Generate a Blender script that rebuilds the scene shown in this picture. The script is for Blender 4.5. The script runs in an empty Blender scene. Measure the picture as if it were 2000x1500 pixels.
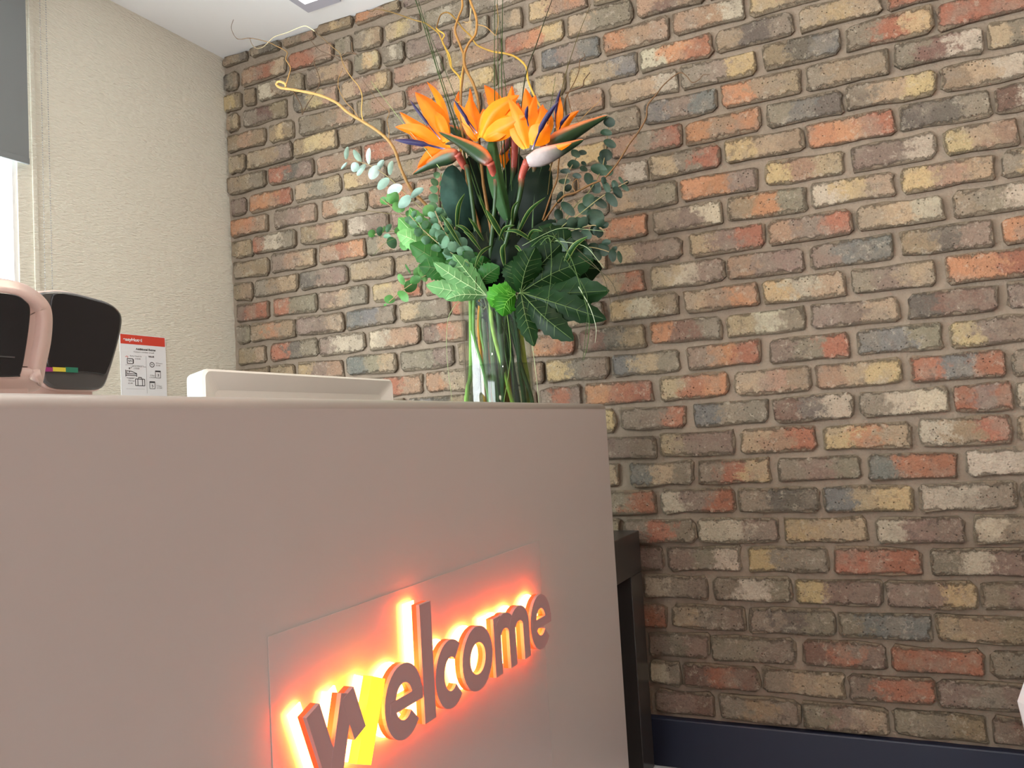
import bpy, bmesh, math, random
from mathutils import Vector, Matrix
C = bpy.context.scene.collection
rnd = random.Random(7)

# ------------------------------------------------------------------ camera, world, lights, exposure
EYE = 0.895                                   # lens height above the floor
cam_r = Vector((0.9003106, 0.43128627, -0.05859168))
cam_u = Vector((0.07827, -0.0280056, 0.99653876))
cam_d = Vector((-0.42815258, 0.90178037, 0.05897051))
cd = bpy.data.cameras.new('camera'); cam = bpy.data.objects.new('camera', cd); C.objects.link(cam)
cam.matrix_world = Matrix(((cam_r.x, cam_u.x, -cam_d.x, 0), (cam_r.y, cam_u.y, -cam_d.y, 0),
                           (cam_r.z, cam_u.z, -cam_d.z, EYE), (0, 0, 0, 1)))
cd.sensor_width = 36; cd.lens = 1610 / 2000 * 36; cd.clip_start = 0.02
bpy.context.scene.camera = cam

w = bpy.data.worlds.new('sky'); bpy.context.scene.world = w; w.use_nodes = True
w.node_tree.nodes['Background'].inputs[0].default_value = (0.90, 0.96, 1.0, 1)
w.node_tree.nodes['Background'].inputs[1].default_value = 6.0

vs = bpy.context.scene.view_settings
vs.view_transform = 'Standard'; vs.look = 'None'; vs.exposure = 0.0; vs.gamma = 1.0; vs.use_curve_mapping = False

def area(name, loc, direction, sx, sy, power, col):
    l = bpy.data.lights.new(name, 'AREA'); l.shape = 'RECTANGLE'; l.size = sx; l.size_y = sy
    l.energy = power; l.color = col
    o = bpy.data.objects.new(name, l); C.objects.link(o); o.location = loc
    o.rotation_euler = Vector(direction).to_track_quat('-Z', 'Y').to_euler()
    return o
# daylight through the left window, through the shop front behind the lens, and the ceiling downlights
area('window_daylight', (-2.30, 0.25, 1.45), (1, 0.12, 0.22), 2.3, 1.35, 168, (0.90, 0.97, 1.0))
area('shopfront_daylight', (-1.0, -2.93, 1.30), (0.0, 1, 0.25), 1.9, 1.8, 104, (0.94, 0.98, 1.0))
for lx, ly in ((-0.6, 1.2), (0.7, 1.2), (-0.6, -0.9), (1.4, -0.9)):
    area('downlight_glow', (lx, ly, 2.262), (0, 0, -1), 0.12, 0.12, 6.0, (1.0, 0.82, 0.60))

# ------------------------------------------------------------------ helpers
def s2l(c):
    c = c / 255.0
    return c / 12.92 if c <= 0.04045 else ((c + 0.055) / 1.055) ** 2.4
def rgb(r, g, b): return (s2l(r), s2l(g), s2l(b), 1.0)

def ray(px, py):
    return cam_r * (px - 1000) - cam_u * (py - 750) + cam_d * 1610
def on_y(px, py, y):
    r = ray(px, py); k = y / r.y; return Vector((r.x * k, y, r.z * k + EYE))
def on_x(px, py, x):
    r = ray(px, py); k = x / r.x; return Vector((x, r.y * k, r.z * k + EYE))
def on_z(px, py, z):
    r = ray(px, py); k = (z - EYE) / r.z; return Vector((r.x * k, r.y * k, z))

def mat(name, col=(0.5, 0.5, 0.5, 1), rough=0.5, metal=0.0, spec=0.5, emit=None, estr=0.0, noise=None, bump=None):
    m = bpy.data.materials.new(name); m.use_nodes = True
    nt = m.node_tree; b = nt.nodes['Principled BSDF']
    b.inputs['Base Color'].default_value = col; b.inputs['Roughness'].default_value = rough
    b.inputs['Metallic'].default_value = metal; b.inputs['Specular IOR Level'].default_value = spec
    if emit: b.inputs['Emission Color'].default_value = emit; b.inputs['Emission Strength'].default_value = estr
    tc = nt.nodes.new('ShaderNodeTexCoord')
    if noise:
        sc, amt = noise
        n = nt.nodes.new('ShaderNodeTexNoise'); n.inputs['Scale'].default_value = sc; n.inputs['Detail'].default_value = 5
        nt.links.new(tc.outputs['Object'], n.inputs['Vector'])
        mx = nt.nodes.new('ShaderNodeMix'); mx.data_type = 'RGBA'
        mx.inputs[6].default_value = tuple(c * (1 - amt) for c in col[:3]) + (1,)
        mx.inputs[7].default_value = tuple(min(1, c * (1 + amt)) for c in col[:3]) + (1,)
        nt.links.new(n.outputs['Fac'], mx.inputs[0]); nt.links.new(mx.outputs[2], b.inputs['Base Color'])
    if bump:
        sc, st, dist = bump
        n = nt.nodes.new('ShaderNodeTexNoise'); n.inputs['Scale'].default_value = sc; n.inputs['Detail'].default_value = 4
        nt.links.new(tc.outputs['Object'], n.inputs['Vector'])
        bp = nt.nodes.new('ShaderNodeBump'); bp.inputs['Strength'].default_value = st; bp.inputs['Distance'].default_value = dist
        nt.links.new(n.outputs['Fac'], bp.inputs['Height']); nt.links.new(bp.outputs['Normal'], b.inputs['Normal'])
    return m

def link(name, me, m=None, parent=None, smooth=False, loc=None):
    o = bpy.data.objects.new(name, me); C.objects.link(o)
    if m is not None and len(me.materials) == 0: me.materials.append(m)
    if smooth:
        me.shade_smooth()
    if loc is not None: o.location = loc
    if parent is not None: o.parent = parent
    return o
def tag(o, label=None, cat=None, group=None, kind=None):
    if label: o['label'] = label
    if cat: o['category'] = cat
    if group: o['group'] = group
    if kind: o['kind'] = kind
    return o
def empty(name, loc, label, cat, group=None):
    o = bpy.data.objects.new(name, None); C.objects.link(o); o.location = loc; o.empty_display_size = 0.05
    tag(o, label, cat, group)
    bpy.context.view_layer.update()
    return o
def under(o, parent):                    # parent while keeping world coordinates
    o.parent = parent
    o.matrix_parent_inverse = Matrix.Translation(-root_loc(parent))
    return o
def root_loc(p):
    v = Vector((0, 0, 0))
    while p is not None:
        if p.type == 'EMPTY': v += p.location
        p = p.parent
    return v
def child(name, me, m, parent, smooth=False):
    o = link(name, me, m, None, smooth); o.parent = parent
    if parent.type == 'EMPTY': o.matrix_parent_inverse = Matrix.Translation(-parent.location)
    return o

def mesh_from(verts, faces, name='mesh'):
    me = bpy.data.meshes.new(name); me.from_pydata([tuple(v) for v in verts], [], faces); me.update(); return me
def box(x0, x1, y0, y1, z0, z1, bev=0.0, seg=2):
    bm = bmesh.new(); bmesh.ops.create_cube(bm, size=1)
    for v in bm.verts:
        v.co = Vector(((x0 + x1) / 2 + v.co.x * (x1 - x0), (y0 + y1) / 2 + v.co.y * (y1 - y0), (z0 + z1) / 2 + v.co.z * (z1 - z0)))
    if bev: bmesh.ops.bevel(bm, geom=list(bm.edges), offset=bev, segments=seg, affect='EDGES', profile=0.5)
    me = bpy.data.meshes.new('box'); bm.to_mesh(me); bm.free(); return me
def boxes(lst):
    V, F = [], []
    for (x0, x1, y0, y1, z0, z1) in lst:
        n = len(V)
        V += [(x, y, z) for x in (x0, x1) for y in (y0, y1) for z in (z0, z1)]
        F += [tuple(n + i for i in f) for f in ((0, 1, 3, 2), (4, 6, 7, 5), (0, 4, 5, 1), (2, 3, 7, 6), (0, 2, 6, 4), (1, 5, 7, 3))]
    return mesh_from(V, F)
def struct(name, me, m, smooth=False):
    o = link(name, me, m, None, smooth); o['kind'] = 'structure'; return o

# ------------------------------------------------------------------ structure
XL, YB, ZC = -2.088, 2.166, 2.281
XR, YF = 2.6, -2.6
def m_wallpaper():
    m = mat('cream woven wallpaper', rgb(218, 214, 198), 0.75)
    nt = m.node_tree; b = nt.nodes['Principled BSDF']; tc = nt.nodes.new('ShaderNodeTexCoord')
    mp = nt.nodes.new('ShaderNodeMapping'); mp.inputs['Scale'].default_value = (1, 60, 230)
    nt.links.new(tc.outputs['Object'], mp.inputs['Vector'])
    n = nt.nodes.new('ShaderNodeTexNoise'); n.inputs['Scale'].default_value = 1.0; n.inputs['Detail'].default_value = 3
    nt.links.new(mp.outputs['Vector'], n.inputs['Vector'])
    bp = nt.nodes.new('ShaderNodeBump'); bp.inputs['Strength'].default_value = 0.8; bp.inputs['Distance'].default_value = 0.006
    nt.links.new(n.outputs['Fac'], bp.inputs['Height']); nt.links.new(bp.outputs['Normal'], b.inputs['Normal'])
    return m
M_paper = m_wallpaper()
M_ceil = mat('white ceiling paint', rgb(236, 235, 234), 0.8, noise=(3, 0.02))
M_floor = mat('pale grey floor', rgb(182, 186, 192), 0.45, noise=(6, 0.05))
M_plain = mat('stone grey wall paint', rgb(178, 172, 164), 0.8, noise=(3, 0.03))
M_coral = mat('coral red bounce panel', rgb(214, 92, 62), 0.7, noise=(3, 0.03))
M_navy = mat('navy blue skirting paint', rgb(15, 21, 42), 0.5, noise=(20, 0.1))

WY0, WY1, WZ0, WZ1 = -0.95, 1.40, 0.85, 2.14       # window opening in the left wall
struct('wall_left', boxes([(XL - 0.16, XL, YF, WY0, 0, ZC), (XL - 0.16, XL, WY1, YB + 0.06, 0, ZC),
                           (XL - 0.16, XL, WY0, WY1, 0, WZ0), (XL - 0.16, XL, WY0, WY1, WZ1, ZC)]), M_paper)
struct('ceiling', boxes([(XL - 0.16, XR + 0.1, YF - 0.1, YB + 0.06, ZC, ZC + 0.05)]), M_ceil)
struct('floor', boxes([(XL - 0.16, XR + 0.1, YF - 0.1, YB + 0.06, -0.05, 0)]), M_floor)
struct('wall_right', boxes([(XR, XR + 0.1, YF, YB + 0.06, 0, ZC)]), M_plain)
FX0, FX1, FZ0, FZ1 = -1.95, -0.05, 0.35, 2.15
struct('wall_front', boxes([(XL, FX0, YF - 0.1, YF, 0, ZC), (FX1, XR, YF - 0.1, YF, 0, ZC),
                            (FX0, FX1, YF - 0.1, YF, 0, FZ0), (FX0, FX1, YF - 0.1, YF, FZ1, ZC)]), M_plain)
struct('bounce_panel_1', boxes([(XR - 0.012, XR, -2.5, 0.1, 0.1, 2.2)]), M_coral)          # unseen coral panel, added to bounce pink light onto the counter front
struct('baseboard_back', box(XL, XR, YB - 0.018, YB + 0.01, 0, 0.124, 0.004), M_navy)

M_frame = mat('white window frame', rgb(225, 225, 222), 0.4)
def m_glass(name, tint=(1, 1, 1, 1), amt=1.0, rough=0.0, ior=1.45):
    m = bpy.data.materials.new(name); m.use_nodes = True; nt = m.node_tree
    nt.nodes.remove(nt.nodes['Principled BSDF']); out = nt.nodes['Material Output']
    t = nt.nodes.new('ShaderNodeBsdfTransparent'); t.inputs[0].default_value = tint
    g = nt.nodes.new('ShaderNodeBsdfGlossy'); g.inputs['Roughness'].default_value = rough
    lw = nt.nodes.new('ShaderNodeLayerWeight'); lw.inputs[0].default_value = 0.5
    f = nt.nodes.new('ShaderNodeMath'); f.operation = 'POWER'; f.inputs[1].default_value = 4.5; nt.links.new(lw.outputs['Facing'], f.inputs[0])
    mu = nt.nodes.new('ShaderNodeMath'); mu.operation = 'MULTIPLY_ADD'; mu.inputs[1].default_value = 0.55 * amt; mu.inputs[2].default_value = ((ior - 1) / (ior + 1)) ** 2 * amt; mu.use_clamp = True
    mx = nt.nodes.new('ShaderNodeMixShader')
    nt.links.new(f.outputs[0], mu.inputs[0]); nt.links.new(mu.outputs[0], mx.inputs[0])
    nt.links.new(t.outputs[0], mx.inputs[1]); nt.links.new(g.outputs[0], mx.inputs[2]); nt.links.new(mx.outputs[0], out.inputs[0])
    return m
M_pane = m_glass('window glass')
def window(name, x, y0, y1, z0, z1, axis):
    f = 0.045
    L = [(y0, y1, z0, z0 + f), (y0, y1, z1 - f, z1), (y0, y0 + f, z0, z1), (y1 - 0.012, y1, z0, z1), ((y0 + y1) / 2 - f / 2, (y0 + y1) / 2 + f / 2, z0, z1)]
    if axis == 'x': o = struct(name, boxes([(x, x + 0.05, a, b, c, d) for a, b, c, d in L]), M_frame)
    else: o = struct(name, boxes([(a, b, x, x + 0.05, c, d) for a, b, c, d in L]), M_frame)
    P = (x + 0.02, x + 0.026, y0, y1, z0, z1) if axis == 'x' else (y0, y1, x + 0.02, x + 0.026, z0, z1)
    child('pane', boxes([P]), M_pane, o)
window('window_1', XL - 0.055, WY0, WY1, WZ0, WZ1, 'x')
window('window_2', YF - 0.08, FX0, FX1, FZ0, FZ1, 'y')

# ------------------------------------------------------------------ brick wall
def m_brick():
    m = bpy.data.materials.new('reclaimed brick'); m.use_nodes = True; nt = m.node_tree; N = nt.nodes; L = nt.links
    b = N['Principled BSDF']; b.inputs['Roughness'].default_value = 0.88; b.inputs['Specular IOR Level'].default_value = 0.25
    tc = N.new('ShaderNodeTexCoord'); oi = N.new('ShaderNodeObjectInfo')
    sc = N.new('ShaderNodeVectorMath'); sc.operation = 'SCALE'; sc.inputs[0].default_value = (37, 91, 53)
    L.new(oi.outputs['Random'], sc.inputs['Scale'])
    ad = N.new('ShaderNodeVectorMath'); ad.operation = 'ADD'; L.new(tc.outputs['Object'], ad.inputs[0]); L.new(sc.outputs[0], ad.inputs[1])
    P = ad.outputs[0]
    def noise(scale, detail=4, rough=0.6, off=None):
        n = N.new('ShaderNodeTexNoise'); n.inputs['Scale'].default_value = scale; n.inputs['Detail'].default_value = detail
        n.inputs['Roughness'].default_value = rough; L.new(P, n.inputs['Vector']); return n
    def math_(op, a, bb=None, c=None):
        n = N.new('ShaderNodeMath'); n.operation = op
        for i, v in enumerate((a, bb, c)):
            if v is None: continue
            if isinstance(v, (int, float)): n.inputs[i].default_value = v
            else: L.new(v, n.inputs[i])
        return n.outputs[0]
    def ramp(v, lo, hi):
        n = N.new('ShaderNodeMapRange'); n.interpolation_type = 'SMOOTHSTEP'; L.new(v, n.inputs[0])
        n.inputs[1].default_value = lo; n.inputs[2].default_value = hi; return n.outputs[0]
    def mix(f, a, c):
        n = N.new('ShaderNodeMix'); n.data_type = 'RGBA'
        for s, v in ((0, f), (6, a), (7, c)):
            if isinstance(v, (int, float)): n.inputs[s].default_value = v
            elif isinstance(v, tuple): n.inputs[s].default_value = v
            else: L.new(v, n.inputs[s])
        return n.outputs[2]
    uv = N.new('ShaderNodeUVMap'); sp = N.new('ShaderNodeSeparateXYZ'); L.new(uv.outputs[0], sp.inputs[0])
    n1 = noise(30, 8, 0.72); n2 = noise(48, 9, 0.78); n3 = noise(210, 3, 0.6); n4 = noise(14, 4, 0.6)
    u = math_('ADD', sp.outputs[0], math_('MULTIPLY', math_('SUBTRACT', n1.outputs['Fac'], 0.5), 1.1))
    cs = []
    for k in ('c0', 'c1', 'c2'):
        a = N.new('ShaderNodeAttribute'); a.attribute_name = k; cs.append(a.outputs['Color'])
    base = mix(ramp(u, 0.26, 0.42), cs[0], cs[1]); base = mix(ramp(u, 0.58, 0.74), base, cs[2])
    # lime bloom, soot, burnt clay flecks: real marks of reclaimed brick
    base = mix(math_('MULTIPLY', ramp(n4.outputs['Fac'], 0.46, 0.64), 0.50), base, rgb(134, 123, 108))
    sep = N.new('ShaderNodeSeparateColor'); L.new(n2.outputs['Color'], sep.inputs[0])
    base = mix(math_('MULTIPLY', ramp(sep.outputs[0], 0.55, 0.62), 0.42), base, rgb(176, 166, 146))
    base = mix(math_('MULTIPLY', ramp(sep.outputs[1], 0.54, 0.62), 0.48), base, rgb(88, 78, 70))
    base = mix(math_('MULTIPLY', ramp(sep.outputs[2], 0.64, 0.72), 0.30), base, rgb(160, 92, 68))
    hs = N.new('ShaderNodeHueSaturation'); L.new(base, hs.inputs['Color'])
    L.new(math_('ADD', math_('MULTIPLY', n3.outputs['Fac'], 0.7), 0.66), hs.inputs['Value'])
    base = hs.outputs[0]
    pit = N.new('ShaderNodeTexVoronoi'); pit.inputs['Scale'].default_value = 95; L.new(P, pit.inputs['Vector'])
    pm = math_('MULTIPLY', math_('SUBTRACT', 1.0, ramp(pit.outputs['Distance'], 0.10, 0.20)), ramp(n1.outputs['Fac'], 0.45, 0.60))
    base = mix(math_('MULTIPLY', pm, 0.75), base, rgb(52, 44, 38))
    # mortar smeared over the arrises
    du = math_('MULTIPLY', math_('MINIMUM', sp.outputs[0], math_('SUBTRACT', 1.0, sp.outputs[0])), 3.3)
    dv = math_('MINIMUM', sp.outputs[1], math_('SUBTRACT', 1.0, sp.outputs[1]))
    ed = math_('ADD', math_('MINIMUM', du, dv), math_('MULTIPLY', math_('SUBTRACT', n2.outputs['Fac'], 0.5), 0.85))
    ef = math_('SUBTRACT', 1.0, ramp(ed, 0.02, 0.13))
    base = mix(math_('MULTIPLY', ef, 0.85), base, rgb(122, 109, 91))
    L.new(base, b.inputs['Base Color'])
    h = math_('ADD', math_('MULTIPLY', n2.outputs['Fac'], 0.8), math_('MULTIPLY', n3.outputs['Fac'], 0.45))
    h = math_('SUBTRACT', h, math_('MULTIPLY', pm, 0.5)); h = math_('SUBTRACT', h, math_('MULTIPLY', ef, 0.35))
    bp = N.new('ShaderNodeBump'); bp.inputs['Strength'].default_value = 1.0; bp.inputs['Distance'].default_value = 0.007
    L.new(h, bp.inputs['Height']); L.new(bp.outputs[0], b.inputs['Normal'])
    return m
M_brick = m_brick()
M_mortar = mat('sandy lime mortar', rgb(128, 114, 98), 0.95, noise=(45, 0.16), bump=(120, 0.8, 0.004))

PAL = dict(t=(152, 130, 104), g=(136, 126, 111), b=(104, 110, 114), k=(88, 84, 80), p=(172, 134, 110), m=(134, 112, 104),
           o=(208, 136, 96), r=(174, 98, 76), y=(212, 182, 130), w=(212, 200, 178), c=(190, 164, 132), d=(108, 76, 70))
# per course (0 lowest): left px - right px at mid height : look of left, middle and right third
ROWS = {
0: "1281-1397:mmd 1406-1564:gtg 1567-1737:gmc 1744-1929:ggt 1937-2080:mdm",
1: "1215-1262:gg 1271-1330:wwg 1335-1485:drd 1490-1651:gcc 1658-1828:mrr 1831-2020:mgm",
2: "1266-1387:mgm 1389-1554:ggm 1567-1732:drm 1739-1924:rrr 1934-2080:ggg",
3: "1215-1303:rrr 1313-1456:cgm 1463-1633:gkg 1638-1821:gbb 1828-2015:ctt",
4: "1258-1384:wgg 1394-1547:gwg 1554-1725:ymm 1730-1910:mmy 1917-2080:gmr",
5: "1180-1297:mmm 1303-1448:mgw 1461-1619:ygg 1628-1801:rrr 1818-2005:gwm",
6: "1090-1212:ccc 1219-1360:mrg 1364-1522:wwm 1530-1695:ycc 1710-1885:wmm 1902-2080:wgg",
7: "1130-1283:mgr 1290-1436:wmr 1441-1601:gkk 1609-1784:bcy 1794-1986:wwg 1995-2170:ggg",
8: "1080-1209:ttc 1231-1355:bcg 1364-1505:mry 1520-1683:gmg 1695-1870:brr 1885-2070:www",
9: "1130-1283:mmm 1290-1436:cmm 1446-1594:cpr 1609-1781:yoc 1794-1976:wtr 1989-2140:ccc",
10: "1060-1204:ccy 1212-1340:gmr 1354-1502:bgg 1510-1668:dkw 1678-1854:gww 1862-1978:rmr 1984-2150:www",
11: "930-1048:ccc 1055-1136:mrm 1141-1275:orr 1290-1424:cro 1434-1584:cpt 1592-1762:pcy 1778-1964:rbr 1976-2150:gkg",
12: "715-825:mrp 833-935:oct 942-1062:cgp 1069-1189:ygm 1195-1328:bcg 1342-1486:mor 1502-1660:mgr 1674-1840:bbg 1856-2020:ymm",
13: "465-527:ttt 529-576:ttc 581-671:ymp 678-775:bgc 782-887:ggm 897-1000:ttg 1008-1124:cor 1131-1262:dkt 1270-1410:odg 1418-1574:cwg 1584-1756:mmc 1772-1950:kdd 1966-2120:mmm",
14: "466-519:ttc 529-622:rkg 625-714:mww 723-821:wpp 827-912:mrp 1062-1180:gcg 1192-1326:ywt 1336-1482:cpo 1490-1652:ywc 1662-1828:gmc 1848-2020:oor",
15: "463-491:ggg 492-578:tot 580-673:mmc 678-773:bbg 781-878:cgg 884-950:rtt 1130-1260:gcr 1270-1416:cwm 1420-1570:pmm 1580-1745:mbb 1758-1940:tkm 1956-2100:ort",
16: "465-526:drr 534-619:rgg 624-718:mcg 727-823:ycr 830-920:ppm 1050-1187:ggc 1195-1333:cmm 1346-1494:cmr 1500-1664:pmr 1672-1844:ccw 1860-2030:tgw",
17: "458-494:ttt 498-583:gtc 589-680:kmm 685-770:ctt 775-870:ttg 1150-1265:poo 1276-1412:gmw 1422-1576:tog 1582-1748:wyc 1758-1944:ypc 1954-2100:gyr",
18: "457-526:ttt 532-617:mpc 626-715:pro 718-800:gpg 1100-1188:ccg 1193-1324:cgg 1328-1480:oom 1494-1648:ypc 1662-1830:mmw 1844-1990:ycp",
19: "453-494:tct 496-578:rwg 590-676:tpy 683-760:wmm 765-860:mpm 1130-1266:ppw 1270-1408:cgr 1416-1570:yct 1576-1748:oor 1758-1936:kkg 1944-2080:dwm",
20: "452-523:oop 535-618:mmp 630-717:pwc 722-810:poo 1070-1185:cyy 1194-1332:pgr 1338-1486:opo 1498-1646:gbk 1652-1830:gcy 1838-2005:tcw",
21: "452-482:mmm 487-570:oor 576-666:cgc 673-755:ycg 760-850:gtp 1105-1250:cgg 1260-1400:bmb 1408-1566:ott 1574-1736:gtt 1746-1920:gdw 1930-2060:cgc",
22: "446-520:ttg 526-614:rkm 619-706:ppp 712-800:rrp 1112-1180:ppp 1190-1326:ccw 1328-1478:ggy 1490-1642:tkb 1652-1822:gry 1830-2020:rrr",
23: "448-480:cct 484-572:ctm 575-660:tyy 664-750:ttg 755-845:ggg 1046-1104:cyc 1112-1244:ycb 1250-1392:wor 1398-1550:tkg 1560-1722:cyc 1732-1880:rrr",
24: "445-520:tpt 526-574:tyt 584-690:gtp 697-790:tpp 975-1044:mmm 1056-1172:bmb 1178-1308:opp 1314-1454:ppw 1464-1620:ytt",
25: "445-468:ttc 474-560:gdt 574-660:kyp 668-764:cpy 770-865:ppw 985-1102:roy 1108-1236:cgg 1244-1376:pdp",
26: "439-472:yyt 478-500:ttt 506-595:wtt 600-687:mcp 695-743:gyy 749-790:gwg 794-880:mmm 960-1020:ggc 1034-1146:ypo 1160-1290:ccc",
27: "438-466:kgt 472-559:prc 565-652:rrp 656-688:ggg 692-747:gct 752-820:cyg 828-915:gwg",
28: "436-484:ttk 490-548:tkk 554-615:ttp 620-690:tyt 695-783:opt",
}
PITCH = 0.03463 * YB; Z0 = EYE - 0.3555 * YB
wall = struct('wall_back', None or bpy.data.meshes.new('tmp'), M_mortar)
def mortar_mesh():
    nx, nz = 200, 96; V, F = [], []
    r = random.Random(3)
    for j in range(nz + 1):
        for i in range(nx + 1):
            V.append((XL - 0.05 + (XR - XL + 0.1) * i / nx, YB + 0.0055 + r.uniform(-0.0018, 0.0018), (ZC + 0.02) * j / nz))
    for j in range(nz):
        for i in range(nx):
            a = j * (nx + 1) + i; F.append((a, a + 1, a + nx + 2, a + nx + 1))
    return mesh_from(V, F)
wall.data = mortar_mesh(); wall.data.materials.append(M_mortar); wall.data.shade_smooth()
bmk = random.Random(11)
def brick_geo(xl, xr, zc, h, cols, full=True):
    """irregular brick: jittered outline, worn arris ring, sides running back into the mortar"""
    r = bmk
    zb, zt = zc - h / 2, zc + h / 2
    L = xr - xl; c = r.uniform(0.003, 0.009)
    j = lambda a=0.0030: r.uniform(-a, a)
    tilt = r.uniform(-0.0025, 0.0025)
    pts = []
    cc = [r.uniform(0.003, 0.014) for _ in range(4)]
    pts += [(xl + cc[0], zb + j())] + [(xl + L * t + j(0.006), zb + j(0.0036)) for t in (0.33, 0.66)] + [(xr - cc[1], zb + j())]
    pts += [(xr + j(), zb + cc[1]), (xr + j(0.003), zc + j(0.01)), (xr + j(), zt - cc[2])]
    pts += [(xr - cc[2], zt + j())] + [(xl + L * t + j(0.006), zt + j(0.0036)) for t in (0.66, 0.33)] + [(xl + cc[3], zt + j())]
    pts += [(xl + j(), zt - cc[3]), (xl + j(0.003), zc + j(0.01)), (xl + j(), zb + cc[0])]
    n = len(pts); xc = (xl + xr) / 2
    proud = r.uniform(0.003, 0.0105); yaw = r.uniform(-0.012, 0.012)
    V, F = [], []
    for ring in range(3):
        for (x, z) in pts:
            z2 = z + tilt * (x - xc) / L * 2
            if ring == 0: ins = 0.0032; y = YB - proud
            elif ring == 1: ins = 0; y = YB - proud + 0.0035
            else: ins = 0; y = YB + 0.02
            dx, dz = xc - x, zc - z; dl = math.hypot(dx / (L / 2), dz / (h / 2)) or 1
            V.append((x + math.copysign(ins, dx) * min(1, abs(dx) / (L * 0.4)), y + yaw * (x - xc), z2 + math.copysign(ins, dz) * min(1, abs(dz) / (h * 0.4))))
    F.append(tuple(range(n)))
    for k in range(2):
        for i in range(n):
            a, b2 = k * n + i, k * n + (i + 1) % n
            F.append((a, a + n, b2 + n, b2))
    F = [tuple(f) for f in F]
    UV = [((v[0] - xl) / L, (v[2] - zb) / h) for v in V]
    return V, F, UV
def jit(code, r):
    base = [(q * 0.60 + g * 0.40) * 0.91 for q, g in zip(PAL[code], (146, 130, 106))]; k = r.uniform(0.95, 1.05)
    return rgb(*[min(255, c * k * r.uniform(0.985, 1.015)) for c in base])
def build_brick(parts):
    """parts: list of (V,F,UV,cols) -> mesh (one brick, or many joined)"""
    AV, AF, AU, A0, A1, A2 = [], [], [], [], [], []
    for V, F, UV, cols in parts:
        n = len(AV)
        loc = Vector((0, 0, 0))
        AV += V; AF += [tuple(n + i for i in f) for f in F]; AU += UV
        A0 += [cols[0]] * len(V); A1 += [cols[1]] * len(V); A2 += [cols[2]] * len(V)
    me = mesh_from(AV, AF)
    uvl = me.uv_layers.new(name='UVMap')
    for li, lp in enumerate(me.loops): uvl.data[li].uv = AU[lp.vertex_index]
    for nm, A in (('c0', A0), ('c1', A1), ('c2', A2)):
        ca = me.color_attributes.new(nm, 'FLOAT_COLOR', 'POINT')
        for i, c in enumerate(A): ca.data[i].color = c
    me.materials.append(M_brick)
    return me
seen, rest = [], []
pal_keys = 'tttgggmmppcccorywbk'
XMAX_VIS = 0.085 * YB
for r_ in range(30):
    zc = Z0 + (r_ + 0.5) * PITCH
    lst = []
    if r_ in ROWS:
        for tok in ROWS[r_].split():
            rng, code = tok.split(':'); a, b2 = rng.split('-'); code = (code * 3)[:3] if len(code) < 3 else code
            # row centre height -> solve pixel row for this course, then read the wall position
            def wx(px):
                lo, hi = -700.0, 1700.0
                for _ in range(34):
                    mid = (lo + hi) / 2; q = on_y(px, mid, YB)
                    if q.z > zc: lo = mid
                    else: hi = mid
                return on_y(px, lo, YB).x
            lst.append((wx(float(a)), wx(float(b2)), code, True))
    # fill what the photograph hides (behind desk and flowers) and the run beyond its edges
    lst.sort(); out = []; x = XL + 0.004 + (0.0 if r_ % 2 else 0.0)
    def fill(x0, x1, vis):
        n = max(1, round((x1 - x0) / 0.225)); 
        if x1 - x0 < 0.05: return
        ww = (x1 - x0) / n
        for i in range(n):
            out.append((x0 + i * ww + 0.004, x0 + (i + 1) * ww - 0.004, ''.join(bmk.choice(pal_keys) for _ in range(3)), vis))
    for (a, b2, code, v) in lst:
        if a - x > 0.05: fill(x + 0.004, a - 0.006, 1)
        elif x < XL + 0.05 and a - x > 0: a = max(a, x + 0.004)
        out.append((a, b2, code, v)); x = b2
    first = True
    while x < XR - 0.03:
        L = 0.108 if (first and r_ % 2 and not lst) else 0.217
        out.append((x + 0.009, min(x + 0.009 + L, XR), ''.join(bmk.choice(pal_keys) for _ in range(3)), 0)); x += L + 0.009; first = False
    for (a, b2, code, v) in out:
        h = PITCH - bmk.uniform(0.0095, 0.0135)
        z = zc + bmk.uniform(-0.0015, 0.0015)
        if z + h / 2 > ZC: h = 2 * (ZC - zc) - 0.002 if zc < ZC - 0.008 else 0
        if h <= 0.006: continue
        V, F, UV = brick_geo(a, b2, z, h, None)
        cols = [jit(c, bmk) for c in code]
        cx = (a + b2) / 2
        # is it in the frame and not behind the desk
        q = Vector((cx, YB, z - EYE)); d = q.dot(cam_d); px = 1000 + 1610 * q.dot(cam_r) / d; py = 750 - 1610 * q.dot(cam_u) / d
        vis = (-60 < px < 2080) and (-45 < py < 1540) and not (px < 1150 and py > 815) and not (px < 1230 and py > 1130)
        (seen if vis else rest).append((V, F, UV, cols, cx, z, px, py))
seen.sort(key=lambda s: -(s[0][4][0] - s[0][0][0]) * 1000 / max(0.3, 1))
while len(seen) > 300:
    # the ones hidden behind the bouquet go with the joined rest
    k = min(range(len(seen)), key=lambda i: (seen[i][6] - 985) ** 2 + (seen[i][7] - 430) ** 2)
    rest.append(seen.pop(k))
for (V, F, UV, cols, cx, z, *_r) in seen:
    V2 = [(v[0] - cx, v[1] - YB, v[2] - z) for v in V]
    o = link('brick', build_brick([(V2, F, UV, cols)]), None, wall, loc=(cx, YB, z))
me = build_brick([(V, F, UV, cols) for (V, F, UV, cols, *_r) in rest])
o = link('brickwork', me, None, wall); o['kind'] = 'stuff'

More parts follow.
